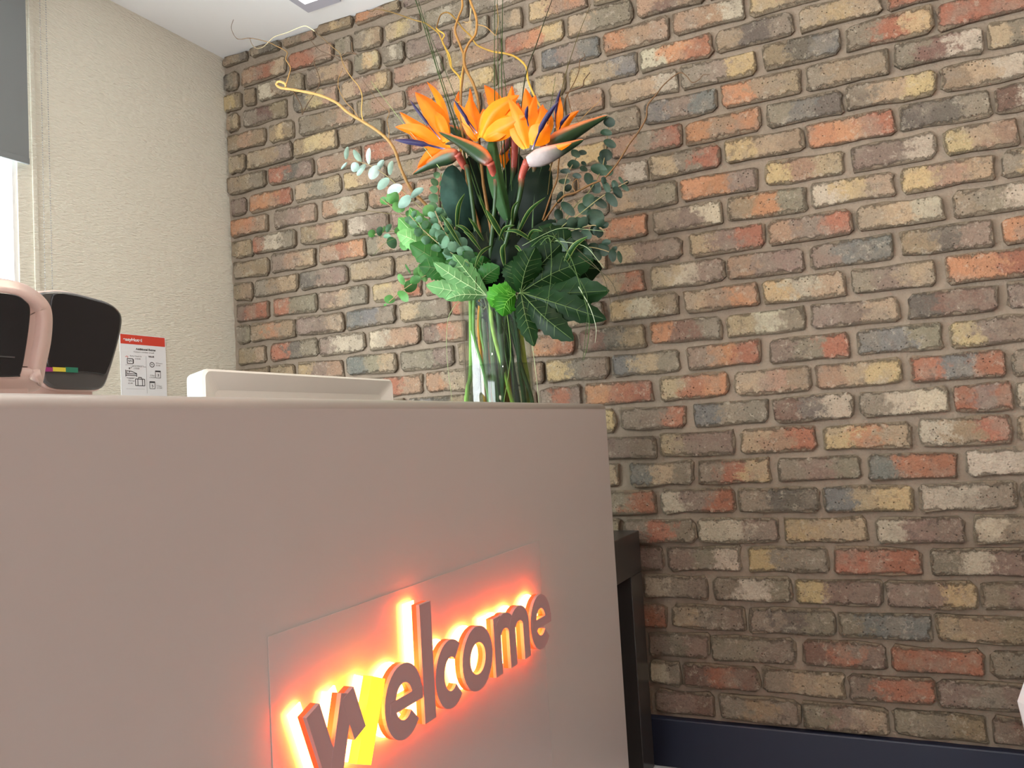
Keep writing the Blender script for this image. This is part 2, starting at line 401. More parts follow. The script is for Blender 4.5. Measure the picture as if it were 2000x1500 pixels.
# ------------------------------------------------------------------ reception counter
M_solid = mat('white solid surface', rgb(180, 173, 167), 0.30, noise=(4, 0.015))
XC = -0.60; YE = 1.738
hA, hB = on_x(0, 765, XC).z, on_x(1180, 790, XC).z
HC = (hA + hB) / 2 + 0.001
ct = empty('reception_counter', (-0.78, 0.6, 0), 'white solid-surface reception counter with rounded top edge', 'counter')
def counter_shell():
    # profile in x-z with a rounded front arris, extruded along y
    R = 0.012; prof = [(-0.615, 0.0), (XC, 0.0)]
    for i in range(9):
        a = i / 8 * math.pi / 2; prof.append((XC - R + R * math.cos(a), HC - R + R * math.sin(a)))
    prof += [(-0.98, HC), (-0.98, HC - 0.03), (-0.63, HC - 0.03), (-0.63, 0.0)]
    y0, y1 = -1.3, YE; V = [(x, y, z) for y in (y0, y1) for x, z in prof]; n = len(prof)
    F = [tuple(range(n)), tuple(reversed(range(n, 2 * n)))] + [(i, i + n, (i + 1) % n + n, (i + 1) % n) for i in range(n)]
    me = mesh_from(V, F)
    for p in me.polygons: p.use_smooth = len(p.vertices) == 4 and abs(p.normal.x) > 0.02 and abs(p.normal.z) > 0.02
    return me
child('shell', counter_shell(), M_solid, ct)
M_desk = mat('grey laminate', rgb(150, 146, 140), 0.5)
child('desk_shelf', box(-1.45, -0.64, -1.28, YE - 0.02, 0.67, 0.70, 0.003), M_desk, ct)
child('side_panel', box(-0.98, -0.635, YE - 0.02, YE, 0.0, HC - 0.03, 0.002), M_solid, ct)
child('side_panel', box(-1.45, -0.635, -1.3, -1.28, 0.0, HC - 0.03, 0.002), M_solid, ct)
child('rear_panel', box(-1.45, -1.43, -1.28, YE - 0.02, 0.0, 0.67, 0.002), M_desk, ct)

# illuminated lettering
sg = empty('welcome_sign', (XC, 1.0, 0.55), 'halo-lit welcome lettering glowing red and yellow on counter front', 'sign')
M_plate = mat('glossy pale plate', rgb(180, 172, 167), 0.26, spec=0.5)
pa = on_x(1077, 1048, XC); pb = on_x(548, 1232, XC)
child('backing_plate', box(XC + 0.0001, XC + 0.0007, pb.y - 0.02, 1.335, EYE - 0.62, (pa.z + pb.z) / 2, 0.0002, 1), M_plate, sg)
M_letter = mat('mauve grey letter face', rgb(176, 138, 136), 0.4)
M_glow = mat('orange red led glow', (1, 0.3, 0.08, 1), 0.5, emit=(1.0, 0.27, 0.05, 1), estr=40.0)
M_side = mat('translucent orange letter edge', rgb(230, 90, 50), 0.5, emit=(1.0, 0.13, 0.03, 1), estr=0.35)
M_yel = mat('lit yellow stroke', (1, 0.9, 0.05, 1), 0.4, emit=(1.0, 0.93, 0.03, 1), estr=1.15)
BZ, XH, AH = EYE - 0.3555, EYE - 0.271, EYE - 0.209
def ribbon(path, wd, x0, x1, closed=False):
    n = len(path); L, R = [], []
    for i in range(n):
        a = path[(i - 1) % n] if (closed or i > 0) else path[i]; c = path[(i + 1) % n] if (closed or i < n - 1) else path[i]
        dy, dz = c[0] - a[0], c[1] - a[1]; l = math.hypot(dy, dz) or 1; ny, nz = -dz / l, dy / l
        ww = wd[i] if isinstance(wd, list) else wd
        L.append((path[i][0] + ny * ww / 2, path[i][1] + nz * ww / 2)); R.append((path[i][0] - ny * ww / 2, path[i][1] - nz * ww / 2))
    V = []
    for x in (x0, x1):
        V += [(x, p[0], p[1]) for p in L] + [(x, p[0], p[1]) for p in R]
    F = []; m2 = 2 * n
    for i in range(n if closed else n - 1):
        j = (i + 1) % n
        F += [(i, j, n + j, n + i), (m2 + i, m2 + n + i, m2 + n + j, m2 + j), (i, m2 + i, m2 + j, j), (n + i, n + j, m2 + n + j, m2 + n + i)]
    if not closed:
        for i in (0, n - 1): F.append((i, n + i, m2 + n + i, m2 + i))
    return V, F
def letter(paths, sub=1.0):
    def build(x0, x1, k, capdrop=False):
        V, F = [], []
        for q_, (p, wd, cl) in enumerate(paths):
            v, f = ribbon(p, wd * k, x0 - 0.0002 * q_, x1 + 0.0003 * q_, cl); n = len(V); V += v; F += [tuple(n + i for i in q) for q in f]
        me = mesh_from(V, F); bm = bmesh.new(); bm.from_mesh(me); bmesh.ops.recalc_face_normals(bm, faces=bm.faces); bm.to_mesh(me); bm.free(); return me
    lt = child('letter', build(XC + 0.0257, XC + 0.0305, 1.0), M_letter, sg)
    e = link('edge_band', build(XC + 0.0185, XC + 0.0255, 0.985), M_side, None); e.parent = lt; e.matrix_parent_inverse = Matrix.Identity(4)
    g = link('glow_strip', build(XC + 0.0042, XC + 0.0058, 0.92), M_glow, None); g.parent = lt; g.matrix_parent_inverse = Matrix.Identity(4)
    return lt
def arc(cy, cz, ry, rz, a0, a1, n=22):
    return [(cy + ry * math.cos(math.radians(a0 + (a1 - a0) * i / n)), cz + rz * math.sin(math.radians(a0 + (a1 - a0) * i / n))) for i in range(n + 1)]
S = 0.0225; cz = (BZ + XH) / 2; rz = (XH - BZ) / 2 + 0.002 - S / 2
def e_letter(y0, y1):
    cy = (y0 + y1) / 2; ry = (y1 - y0) / 2 - S / 2
    letter([(arc(cy, cz, ry, rz, 0, 318, 30), S, False), ([(cy - ry, cz - 0.001), (cy + ry + S / 2, cz - 0.001)], 0.015, False)])
wy = [0.680, 0.7095, 0.7385, 0.7720]
w_l = [([(0.681, XH), (0.712, BZ)], S, False), ([(0.711, BZ), (0.738, XH)], S * 1.0, False), ([(0.7385, XH), (0.757, BZ + 0.036)], S, False)]
wl = letter(w_l)
yl = child('letter', mesh_from(*ribbon([(0.762, BZ), (0.797, XH)], 0.0275, XC + 0.0185, XC + 0.0305)), M_yel, sg); yl['label'] = 'bright yellow last stroke of the first letter'
g = link('glow_strip', mesh_from(*ribbon([(0.762, BZ), (0.797, XH)], 0.024, XC + 0.0042, XC + 0.0058)), M_glow); g.parent = yl
e_letter(0.806, 0.888)
letter([([(0.904, BZ), (0.904, AH)], 0.027, False)])
letter([(arc(0.960, cz, 0.040 - S / 2, rz, 48, 312, 26), S, False)])
letter([(arc(1.036, cz, 0.045 - S / 2, rz, 0, 354, 30)[:], S, True)])
m_paths = [([(1.099, BZ), (1.099, XH)], S, False)]
for c0 in (1.099, 1.149):
    pa_ = [(c0 + 0.002, XH - 0.030)] + arc(c0 + 0.025, XH - 0.030, 0.024, 0.020, 170, 0, 12) + [(c0 + 0.050, BZ)]
    m_paths.append((pa_, S, False))
letter(m_paths)
e_letter(1.216, 1.299)

# ------------------------------------------------------------------ dark console table
M_black = mat('black brown table lacquer', rgb(56, 54, 52), 0.3, noise=(30, 0.12))
XT = -0.668
tb = empty('console_table', (-1.0, 1.95, 0), 'black chunky console table standing between counter and brick wall', 'table')
TZ = EYE - 0.279; TX0, TX1, TY0, TY1 = -1.42, XT, 1.755, 2.142
child('table_top', box(TX0, TX1, TY0, TY1, TZ - 0.107, TZ, 0.0015, 1), M_black, tb)
for a, b2 in ((TX1 - 0.09, TX1), (TX0, TX0 + 0.09)):
    for c, d in ((TY0, TY0 + 0.09), (TY1 - 0.093, TY1)):
        child('leg', box(a, b2, c, d, 0.0, TZ - 0.1075, 0.0015, 1), M_black, tb)
child('back_panel', box(TX1 - 0.32, TX1 - 0.30, TY0 + 0.09, TY1 - 0.095, 0.0, TZ - 0.108, 0.001, 1), M_black, tb)

# ------------------------------------------------------------------ desktop equipment
M_white = mat('white plastic', rgb(216, 212, 204), 0.35, noise=(9, 0.02))
XM = -1.06; ml = on_x(397, 721, XM); mr = on_x(768, 740, XM); mzt = (ml.z + mr.z) / 2
mo = empty('monitor', (XM - 0.05, (ml.y + mr.y) / 2, 0.73), 'white computer monitor seen from behind over the counter', 'monitor')
def monitor_shell():
    bm = bmesh.new(); y0, y1, z0, z1 = ml.y, mr.y, mzt - 0.29, mzt
    rings = [(-0.045, 0.006), (-0.004, 0.0), (0.0, 0.004), (-0.012, 0.035), (-0.014, 0.06)]
    loops = []
    for dx, ins in rings:
        pts = []; R = 0.012
        for (cy, cz2, a0) in ((y1 - ins - R, z1 - ins - R, 0), (y0 + ins + R, z1 - ins - R, 90), (y0 + ins + R, z0 + ins + R, 180), (y1 - ins - R, z0 + ins + R, 270)):
            for k in range(5):
                a = math.radians(a0 + k * 22.5); pts.append(bm.verts.new((XM + dx, cy + R * math.cos(a), cz2 + R * math.sin(a))))
        loops.append(pts)
    for A, B in zip(loops, loops[1:]):
        for i in range(20): bm.faces.new((A[i], A[(i + 1) % 20], B[(i + 1) % 20], B[i]))
    bm.faces.new(loops[0][::-1]); bm.faces.new(loops[-1])
    bmesh.ops.recalc_face_normals(bm, faces=bm.faces)
    me = bpy.data.meshes.new('shell'); bm.to_mesh(me); bm.free(); return me
child('shell', monitor_shell(), M_white, mo)
ymid = (ml.y + mr.y) / 2
child('stand_neck', box(XM - 0.02, XM + 0.02, ymid - 0.05, ymid + 0.05, 0.715, mzt - 0.12, 0.008), M_white, mo)
child('stand_base', box(XM - 0.10, XM + 0.09, ymid - 0.11, ymid + 0.11, 0.7005, 0.717, 0.005), M_white, mo)
M_scr = mat('black glass screen', rgb(22, 23, 28), 0.12)
child('screen', box(XM - 0.047, XM - 0.0455, ml.y + 0.012, mr.y - 0.012, mzt - 0.275, mzt - 0.015), M_scr, mo)

M_shell = mat('pinkish white plastic housing', rgb(204, 182, 174), 0.33, noise=(9, 0.02))
M_dark = mat('dark grey glass', rgb(34, 35, 38), 0.22)
M_gunm = mat('grey lower bezel', rgb(78, 80, 80), 0.3)
def smooth_poly(pts, n=6):
    out = []; m = len(pts)
    for i in range(m):
        p0, p1, p2, p3 = [Vector(pts[(i + k - 1) % m]) for k in range(4)]
        for t in range(n):
            s = t / n
            out.append(0.5 * ((2 * p1) + (-p0 + p2) * s + (2 * p0 - 5 * p1 + 4 * p2 - p3) * s * s + (-p0 + 3 * p1 - 3 * p2 + p3) * s ** 3))
    return out
def loft_poly(rings, X, mt, name, parent, smooth=True):
    """rings: list of (pts (y,z), dx)"""
    V, F = [], []; n = len(rings[0][0])
    for pts, dx in rings:
        V += [(X + dx, p[0], p[1]) for p in pts]
    for k in range(len(rings) - 1):
        for i in range(n): F.append((k * n + i, k * n + (i + 1) % n, (k + 1) * n + (i + 1) % n, (k + 1) * n + i))
    F += [tuple(range(n)), tuple(range((len(rings) - 1) * n, len(rings) * n))]
    me = mesh_from(V, F); bm = bmesh.new(); bm.from_mesh(me); bmesh.ops.recalc_face_normals(bm, faces=bm.faces); bm.to_mesh(me); bm.free()
    for p in me.polygons: p.use_smooth = smooth and len(p.vertices) == 4
    return child(name, me, mt, parent)
def inset(pts, d):
    c = sum((Vector(p) for p in pts), Vector((0, 0))) / len(pts); out = []; n = len(pts)
    for i in range(n):
        t = (Vector(pts[(i + 1) % n]) - Vector(pts[i - 1])); nn = Vector((-t.y, t.x)).normalized()
        if nn.dot(c - Vector(pts[i])) < 0: nn = -nn
        out.append(Vector(pts[i]) + nn * d)
    return out
def px_poly(lst, X): return [(lambda v: (v.y, v.z))(on_x(a, b2, X)) for a, b2 in lst]
HT = HC + 0.0005
# near terminal, cut by the left edge of the frame
XA = -0.735
ka = empty('service_terminal', (XA - 0.04, 0.44, HC), 'pinkish white check-in terminal with dark screen cut by the left edge', 'terminal', 'check-in terminals on the counter')
outA = smooth_poly(px_poly([(-180, 580), (-120, 548), (-40, 540), (20, 543), (66, 558), (97, 585), (108, 615), (106, 665), (96, 715), (88, 752), (70, 764), (-40, 766), (-150, 764), (-185, 740), (-196, 660)], XA))
o2 = inset(outA, 0.0075); o3 = inset(outA, 0.010)
loft_poly([(inset(outA, 0.012), -0.055), (outA, -0.04), (outA, -0.006), (inset(outA, 0.003), 0.0), (o2, 0.001), (o3, 0.006), (inset(outA, 0.020), 0.007), (inset(outA, 0.0225), 0.003)], XA, M_shell, 'housing', ka)
scA = smooth_poly(px_poly([(-150, 590), (-90, 572), (-30, 572), (18, 578), (38, 590), (47, 604), (45, 640), (36, 700), (28, 733), (20, 737), (-60, 738), (-140, 736), (-158, 722), (-166, 650)], XA))
loft_poly([(scA, 0.004), (scA, 0.0085), (inset(scA, 0.001), 0.009)], XA, M_dark, 'screen', ka)
child('foot', box(XA - 0.06, XA + 0.0, 0.36, 0.50, HT, HC + 0.022, 0.003), M_shell, ka)
pl = on_x(-2, 696, XA + 0.0095); child('screen_mark', box(XA + 0.0091, XA + 0.0096, pl.y - 0.02, on_x(16, 696, XA).y, pl.z - 0.0006, pl.z + 0.0006), M_gunm, ka)
# second terminal behind it
XB2 = -0.80
kb = empty('service_terminal', (XB2 - 0.04, 0.58, HC), 'second check-in terminal, dark glass front with a coloured stripe', 'terminal', 'check-in terminals on the counter')
outB = smooth_poly(px_poly([(70, 580), (98, 569), (135, 571), (172, 580), (205, 590), (226, 604), (235, 622), (232, 650), (222, 690), (210, 730), (201, 753), (188, 762), (160, 763), (110, 761), (88, 752), (78, 730), (74, 650)], XB2))
loft_poly([(inset(outB, 0.012), -0.05), (inset(outB, -0.0012), -0.036), (inset(outB, -0.0012), -0.003), (inset(outB, 0.0003), 0.0)], XB2, M_shell, 'housing', kb)
gB = inset(outB, 0.0008)
loft_poly([(gB, 0.0), (gB, 0.003), (inset(outB, 0.003), 0.0045)], XB2, M_gunm, 'bezel', kb)
sB = smooth_poly(px_poly([(92, 600), (100, 575), (135, 577), (172, 586), (205, 596), (222, 608), (228, 624), (224, 655), (214, 695), (204, 722), (197, 733), (180, 730), (140, 726), (92, 722), (86, 690), (88, 640)], XB2))
loft_poly([(sB, 0.004), (sB, 0.0058), (inset(sB, 0.001), 0.0062)], XB2, M_dark, 'screen', kb)
for (a, b2, col) in ((84, 103, (150, 50, 120)), (103, 128, (214, 205, 70)), (128, 152, (40, 125, 100))):
    q0, q1 = on_x(a, 721, XB2 + 0.0065), on_x(b2, 721, XB2 + 0.0065)
    child('colour_stripe', box(XB2 + 0.006, XB2 + 0.0068, q0.y, q1.y, q0.z - 0.0022 - (a > 120) * 0.001, q0.z + 0.0022), mat('stripe print', rgb(*col), 0.4), kb)
child('foot', box(XB2 - 0.05, XB2 - 0.004, 0.53, 0.62, HT, HC + 0.026, 0.003), M_shell, kb)

# ------------------------------------------------------------------ left wall: blind, chains, notice
M_blind = mat('grey blind fabric', rgb(118, 122, 122), 0.85, bump=(900, 0.2, 0.0006))
XBL = XL + 0.028
bq = on_x(57, 322, XBL)
bl = empty('roller_blind', (XBL, 0.3, ZC - 0.05), 'grey roller blind half drawn over the left window', 'blind')
child('fabric', boxes([(XBL - 0.0008, XBL + 0.0008, WY0 - 0.03, bq.y, bq.z + 0.018, ZC - 0.04)]), M_blind, bl)
child('bottom_bar', box(XBL - 0.004, XBL + 0.004, WY0 - 0.03, bq.y, bq.z, bq.z + 0.018, 0.002), M_blind, bl)
def tube_mesh(pts, radii, seg=6, cap=True):
    V, F = [], []; n = len(pts); pts = [Vector(p) for p in pts]
    up = Vector((0.31, 0.2, 0.93)).normalized(); prevn = None
    for i in range(n):
        t = (pts[min(i + 1, n - 1)] - pts[max(i - 1, 0)]).normalized()
        if prevn is None:
            a = t.cross(up); a = a.normalized() if a.length > 1e-4 else t.orthogonal().normalized()
        else:
            a = prevn - t * prevn.dot(t); a = a.normalized() if a.length > 1e-5 else t.orthogonal().normalized()
        prevn = a; b2 = t.cross(a); rr = radii[i] if isinstance(radii, (list, tuple)) else radii
        for k in range(seg):
            an = 2 * math.pi * k / seg; V.append(pts[i] + a * (rr * math.cos(an)) + b2 * (rr * math.sin(an)))
    for i in range(n - 1):
        for k in range(seg):
            F.append((i * seg + k, i * seg + (k + 1) % seg, (i + 1) * seg + (k + 1) % seg, (i + 1) * seg + k))
    if cap: F += [tuple(reversed(range(seg))), tuple(range((n - 1) * seg, n * seg))]
    return V, F
child('roller', mesh_from(*tube_mesh([(XBL - 0.004, WY0 - 0.03, ZC - 0.035), (XBL - 0.004, 1.445, ZC - 0.035)], 0.022, 12)), M_blind, bl)
child('side_channel', box(XL, XL + 0.004, 1.440, 1.454, 0.9, ZC, 0.001, 1), M_paper, bl)
M_bead = mat('metal bead chain', rgb(150, 148, 142), 0.35, metal=0.4)
def beads(y0, y1, x):
    V, F = [], []; n = 190
    for i in range(n):
        t = i / n; c = Vector((x, y0 + (y1 - y0) * t, ZC - 0.05 - 1.30 * t)); r = 0.0025; k = len(V)
        V += [c + Vector(d) * r for d in ((1, 0, 0), (-1, 0, 0), (0, 1, 0), (0, -1, 0), (0, 0, 1), (0, 0, -1))]
        F += [tuple(k + j for j in f) for f in ((0, 2, 4), (2, 1, 4), (1, 3, 4), (3, 0, 4), (2, 0, 5), (1, 2, 5), (3, 1, 5), (0, 3, 5))]
    return mesh_from(V, F)
child('bead_chain', beads(1.4485, 1.440, XL + 0.040), M_bead, bl)
child('bead_chain', beads(1.462, 1.459, XL + 0.045), M_bead, bl)

M_pap = mat('white paper', rgb(226, 228, 230), 0.6)
M_red = mat('red print', rgb(206, 66, 48), 0.6)
M_ink = mat('dark grey print', rgb(60, 58, 60), 0.7)
M_ink2 = mat('light grey print', rgb(140, 138, 138), 0.7)
no = empty('wall_notice', (XL + 0.001, 1.785, 1.14), 'white paper notice with red header and icons on the wall', 'notice')
n0, n1 = on_x(234, 651, XL + 0.003), on_x(323, 659, XL + 0.003)
NY0, NY1, NZT = n0.y, n1.y, (n0.z + n1.z) / 2; NW = NY1 - NY0; NH = NW * 1.414
XN = XL + 0.0024
child('sheet', boxes([(XL + 0.0004, XN, NY0, NY1, NZT - NH, NZT)]), M_pap, no)
def ny(u): return NY0 + u * NW
def nz(v): return NZT - v * NW * 0.80
child('header_band', boxes([(XN, XN + 0.0003, ny(0.012), ny(0.985), nz(0.225), nz(0.012))]), M_red, no)
def word(txt, u, v, size, m, right=False, bold=0.0, name='lettering'):
    cu = bpy.data.curves.new('t', 'FONT'); cu.body = txt; cu.size = size * NW; cu.offset = bold * NW; cu.extrude = 0.00008
    if right: cu.align_x = 'RIGHT'
    t = bpy.data.objects.new('t', cu); C.objects.link(t)
    t.matrix_world = Matrix(((0, 0, 1, XN + 0.0005), (1, 0, 0, ny(u)), (0, 0.80, 0, nz(v)), (0, 0, 0, 1)))
    bpy.context.view_layer.update()
    dg = bpy.context.evaluated_depsgraph_get(); me = bpy.data.meshes.new_from_object(t.evaluated_get(dg))
    me.transform(t.matrix_world); bpy.data.objects.remove(t)
    me.materials.clear(); return child(name, me, m, no)
word('easyHotel', 0.065, 0.155, 0.10, M_pap, bold=0.003)
word('Additional Extras', 0.33, 0.345, 0.062, M_ink, bold=0.002)
word('Contact a member of staff', 0.28, 0.405, 0.042, M_ink2)
word('Early Check In', 0.20, 0.505, 0.042, M_ink2); word('£10.00', 0.30, 0.565, 0.045, M_ink2)
word('Late Check Out', 0.26, 0.735, 0.042, M_ink2); word('£10.00', 0.27, 0.785, 0.045, M_ink2)
word('Luggage', 0.13, 1.005, 0.045, M_ink2); word('Storage', 0.15, 1.065, 0.045, M_ink2); word('£2.00', 0.14, 1.125, 0.045, M_ink2)
word('Wi-Fi', 0.60, 0.50, 0.055, M_ink, bold=0.002)
word('24 hours', 0.76, 0.635, 0.042, M_ink2); word('£5.00', 0.76, 0.69, 0.045, M_ink2)
word('3 Days', 0.62, 0.925, 0.042, M_ink2); word('£10.00', 0.61, 0.975, 0.045, M_ink2)
word('5 Days', 0.76, 1.165, 0.042, M_ink2); word('£15.00', 0.76, 1.215, 0.045, M_ink2)
word('z', 0.165, 0.79, 0.07, M_ink, bold=0.002); word('z', 0.205, 0.765, 0.06, M_ink); word('z', 0.24, 0.74, 0.05, M_ink)
def strokes(name, segs, wd=0.012, m=None):
    V, F = [], []
    for s in segs:
        p = [(ny(a), nz(b2)) for a, b2 in s]; v, f = ribbon(p, wd * NW, XN + 0.0003, XN + 0.0006, False); n = len(V); V += v; F += [tuple(n + i for i in q) for q in f]
    return child(name, mesh_from(V, F), m or M_ink, no)
def rectp(u0, v0, u1, v1): return [(u0, v0), (u1, v0), (u1, v1), (u0, v1), (u0, v0)]
def seglist(p): return [[p[i], p[i + 1]] for i in range(len(p) - 1)]
strokes('safe_icon', seglist(rectp(0.14, 0.555, 0.26, 0.665)) + [[(0.16, 0.60), (0.19, 0.62), (0.20, 0.60), (0.24, 0.61)], [(0.27, 0.565), (0.27, 0.66)]])
strokes('bed_icon', [[(0.10, 0.81), (0.10, 0.96)], [(0.10, 0.93), (0.33, 0.93)], [(0.12, 0.895), (0.33, 0.895)], [(0.12, 0.895), (0.12, 0.83), (0.22, 0.84), (0.33, 0.885)], [(0.33, 0.88), (0.33, 0.96)], [(0.17, 0.87), (0.19, 0.83)]])
strokes('suitcase_icon', seglist(rectp(0.30, 1.01, 0.50, 1.16)) + [[(0.35, 1.01), (0.35, 1.16)], [(0.45, 1.01), (0.45, 1.16)], [(0.36, 1.0), (0.37, 0.97), (0.43, 0.97), (0.44, 1.0)]])
strokes('clock_icon', [[(0.675 + 0.048 * math.cos(a * math.pi / 9), 0.665 + 0.055 * math.sin(a * math.pi / 9)) for a in range(19)], [(0.655, 0.655), (0.675, 0.672), (0.69, 0.655)]])
for (u, v, d) in ((0.745, 0.80, '3'), (0.61, 1.055, '5')):
    strokes('calendar_icon', seglist(rectp(u, v, u + 0.115, v + 0.165)), 0.009)
    child('calendar_band', boxes([(XN, XN + 0.0004, ny(u), ny(u + 0.118), nz(v + 0.03), nz(v - 0.005))]), M_ink, no)
    word(d, u + 0.04, v + 0.13, 0.085, M_ink, bold=0.001)
strokes('dividing_line', [[(0.545, 0.48), (0.545, 1.33)], [(0.10, 0.70), (0.48, 0.70)], [(0.10, 0.985), (0.48, 0.985)], [(0.10, 1.235), (0.5, 1.235)]], 0.003, M_ink2)
strokes('red_mark', [[(0.10, 0.52), (0.13, 0.50), (0.16, 0.52), (0.14, 0.54)]], 0.012, mat('pale red print', rgb(214, 130, 120), 0.7))

# ------------------------------------------------------------------ ceiling light
lq = on_z(602, 25, ZC - 0.008); li = on_z(594, 8, ZC - 0.008)
cl = empty('ceiling_light', (lq.x + 0.1, lq.y - 0.15, ZC), 'square recessed ceiling light close to the brick wall', 'light')
M_bez = mat('lilac grey light surround', rgb(176, 174, 184), 0.5)
ly1 = lq.y; lx0 = lq.x; sz = 0.13
child('surround', boxes([(lx0, lx0 + 0.024, ly1 - sz, ly1, ZC - 0.008, ZC), (lx0 + sz - 0.024, lx0 + sz, ly1 - sz, ly1, ZC - 0.008, ZC),
                         (lx0 + 0.024, lx0 + sz - 0.024, ly1 - 0.045, ly1, ZC - 0.008, ZC), (lx0 + 0.024, lx0 + sz - 0.024, ly1 - sz, ly1 - sz + 0.024, ZC - 0.008, ZC)]), M_bez, cl)
child('diffuser', boxes([(lx0 + 0.024, lx0 + sz - 0.024, ly1 - sz + 0.024, ly1 - 0.045, ZC - 0.005, ZC)]), mat('lit diffuser', (1, 1, 1, 1), 0.5, emit=(1.0, 0.95, 0.86, 1), estr=9.0), cl)

# ------------------------------------------------------------------ faceted planter at right edge
M_pot = mat('matt white ceramic', rgb(228, 230, 232), 0.5)
pc = on_y(1993, 1370, 1.80)
def planter():
    V, F = [], []; seg = 7; cx = pc.x + 0.185
    prof = [(0.10, 0.0), (0.185, pc.z * 0.55), (0.19, pc.z), (0.13, pc.z + 0.16), (0.115, pc.z + 0.16), (0.16, pc.z - 0.02), (0.01, pc.z - 0.03)]
    for k, (r, z) in enumerate(prof):
        for i in range(seg):
            a = math.pi + 2 * math.pi * (i + (0.5 if k % 2 == 1 and k < 3 else 0)) / seg; V.append((cx + r * math.cos(a), 1.80 + r * math.sin(a), z))
    for k in range(len(prof) - 1):
        for i in range(seg): 
            a, b2, c, d = k * seg + i, k * seg + (i + 1) % seg, (k + 1) * seg + (i + 1) % seg, (k + 1) * seg + i
            F += [(a, b2, c), (a, c, d)]
    F.append(tuple(reversed(range(seg)))); F.append(tuple(range((len(prof) - 1) * seg, len(prof) * seg)))
    return mesh_from(V, F)
o = link('planter', planter(), M_pot); tag(o, 'faceted white object just entering at the lower right edge', 'planter')

#PLANTS#
# ------------------------------------------------------------------ flowers: materials and shape helpers
YV = 1.85
def m_plant(name, rough=0.45, trans=0.25, spec=0.3, vein=0.0, amt=0.18, scale=45):
    m = bpy.data.materials.new(name); m.use_nodes = True; nt = m.node_tree; N = nt.nodes; L = nt.links
    b = N['Principled BSDF']; b.inputs['Roughness'].default_value = rough; b.inputs['Specular IOR Level'].default_value = spec
    a = N.new('ShaderNodeAttribute'); a.attribute_name = 'Col'
    tc = N.new('ShaderNodeTexCoord'); n = N.new('ShaderNodeTexNoise'); n.inputs['Scale'].default_value = scale; n.inputs['Detail'].default_value = 4
    L.new(tc.outputs['Object'], n.inputs['Vector'])
    mr = N.new('ShaderNodeMapRange'); L.new(n.outputs['Fac'], mr.inputs[0]); mr.inputs[1].default_value = 0.3; mr.inputs[2].default_value = 0.7
    mr.inputs[3].default_value = 1 - amt; mr.inputs[4].default_value = 1 + amt
    hs = N.new('ShaderNodeHueSaturation'); L.new(a.outputs['Color'], hs.inputs['Color']); L.new(mr.outputs[0], hs.inputs['Value'])
    L.new(hs.outputs[0], b.inputs['Base Color'])
    if trans:
        t = N.new('ShaderNodeBsdfTranslucent'); L.new(hs.outputs[0], t.inputs[0]); mx = N.new('ShaderNodeMixShader'); mx.inputs[0].default_value = trans
        L.new(b.outputs[0], mx.inputs[1]); L.new(t.outputs[0], mx.inputs[2]); L.new(mx.outputs[0], N['Material Output'].inputs[0])
    return m
M_petal = m_plant('orange petal', 0.5, 0.3, amt=0.08)
M_leaf = m_plant('leaf', 0.40, 0.14, 0.10)
M_bract = m_plant('bract', 0.38, 0.05)
M_twig = m_plant('willow bark', 0.5, 0.0, amt=0.12, scale=120)
def P(px, py, dy=0.0): return on_y(px, py, YV + dy)
EYEP = Vector((0, 0, EYE))
def colmesh(V, F, cols):
    me = mesh_from(V, F); ca = me.color_attributes.new('Col', 'FLOAT_COLOR', 'POINT')
    for i in range(len(V)): ca.data[i].color = cols[i]
    return me
def lerp(a, b2, t): return tuple(a[i] + (b2[i] - a[i]) * t for i in range(4))
def ramp_c(stops, t):
    for (t0, c0), (t1, c1) in zip(stops, stops[1:]):
        if t <= t1: return lerp(c0, c1, (t - t0) / max(1e-6, t1 - t0))
    return stops[-1][1]
def cat(pts, n):
    """Catmull-Rom through points (Vectors)"""
    out = []; m = len(pts)
    for i in range(m - 1):
        p0 = pts[max(i - 1, 0)]; p1 = pts[i]; p2 = pts[i + 1]; p3 = pts[min(i + 2, m - 1)]
        for k in range(n):
            s = k / n
            out.append(0.5 * ((2 * p1) + (-p0 + p2) * s + (2 * p0 - 5 * p1 + 4 * p2 - p3) * s * s + (-p0 + 3 * p1 - 3 * p2 + p3) * s ** 3))
    out.append(pts[-1]); return out
def blade(spine, width, prof, fold=0.15, roll=0.0, cross=4, stops=None, edge=None, mid=None, wave=0.0, curl=0.0, seed=0):
    """a leaf or petal: spine (list of Vector), half-width profile, V-fold, roll about its axis, colours along and across"""
    r = random.Random(seed); n = len(spine); V, F, Cc = [], [], []
    for i, p in enumerate(spine):
        t = i / (n - 1); tan = (spine[min(i + 1, n - 1)] - spine[max(i - 1, 0)]).normalized()
        view = (p - EYEP).normalized(); side = tan.cross(view); side = side.normalized() if side.length > 1e-4 else tan.orthogonal().normalized()
        nrm = side.cross(tan).normalized()
        rot = Matrix.Rotation(roll + curl * t, 3, tan); side = rot @ side; nrm = rot @ nrm
        hw = width / 2 * prof(t)
        for k in range(cross + 1):
            s = k / cross * 2 - 1
            V.append(p + side * (hw * s) + nrm * (hw * (fold * abs(s) - fold * 0.5) + wave * hw * math.sin(t * 9 + seed + s * 2) * abs(s)))
            c = ramp_c(stops, t)
            if edge and abs(s) > 0.9: c = lerp(c, edge, 0.65)
            if mid and abs(s) < 0.1: c = lerp(c, mid, 0.7)
            Cc.append(c)
    for i in range(n - 1):
        for k in range(cross):
            a = i * (cross + 1) + k; F.append((a, a + 1, a + cross + 2, a + cross + 1))
    return V, F, Cc
def leafp(t): return max(0.02, math.sin(math.pi * min(1, t ** 0.85)) ** 0.8)
def petalp(t): return max(0.03, (math.sin(math.pi * min(1.0, 0.12 + 0.88 * t ** 0.9)) ** 0.75) * 1.0)
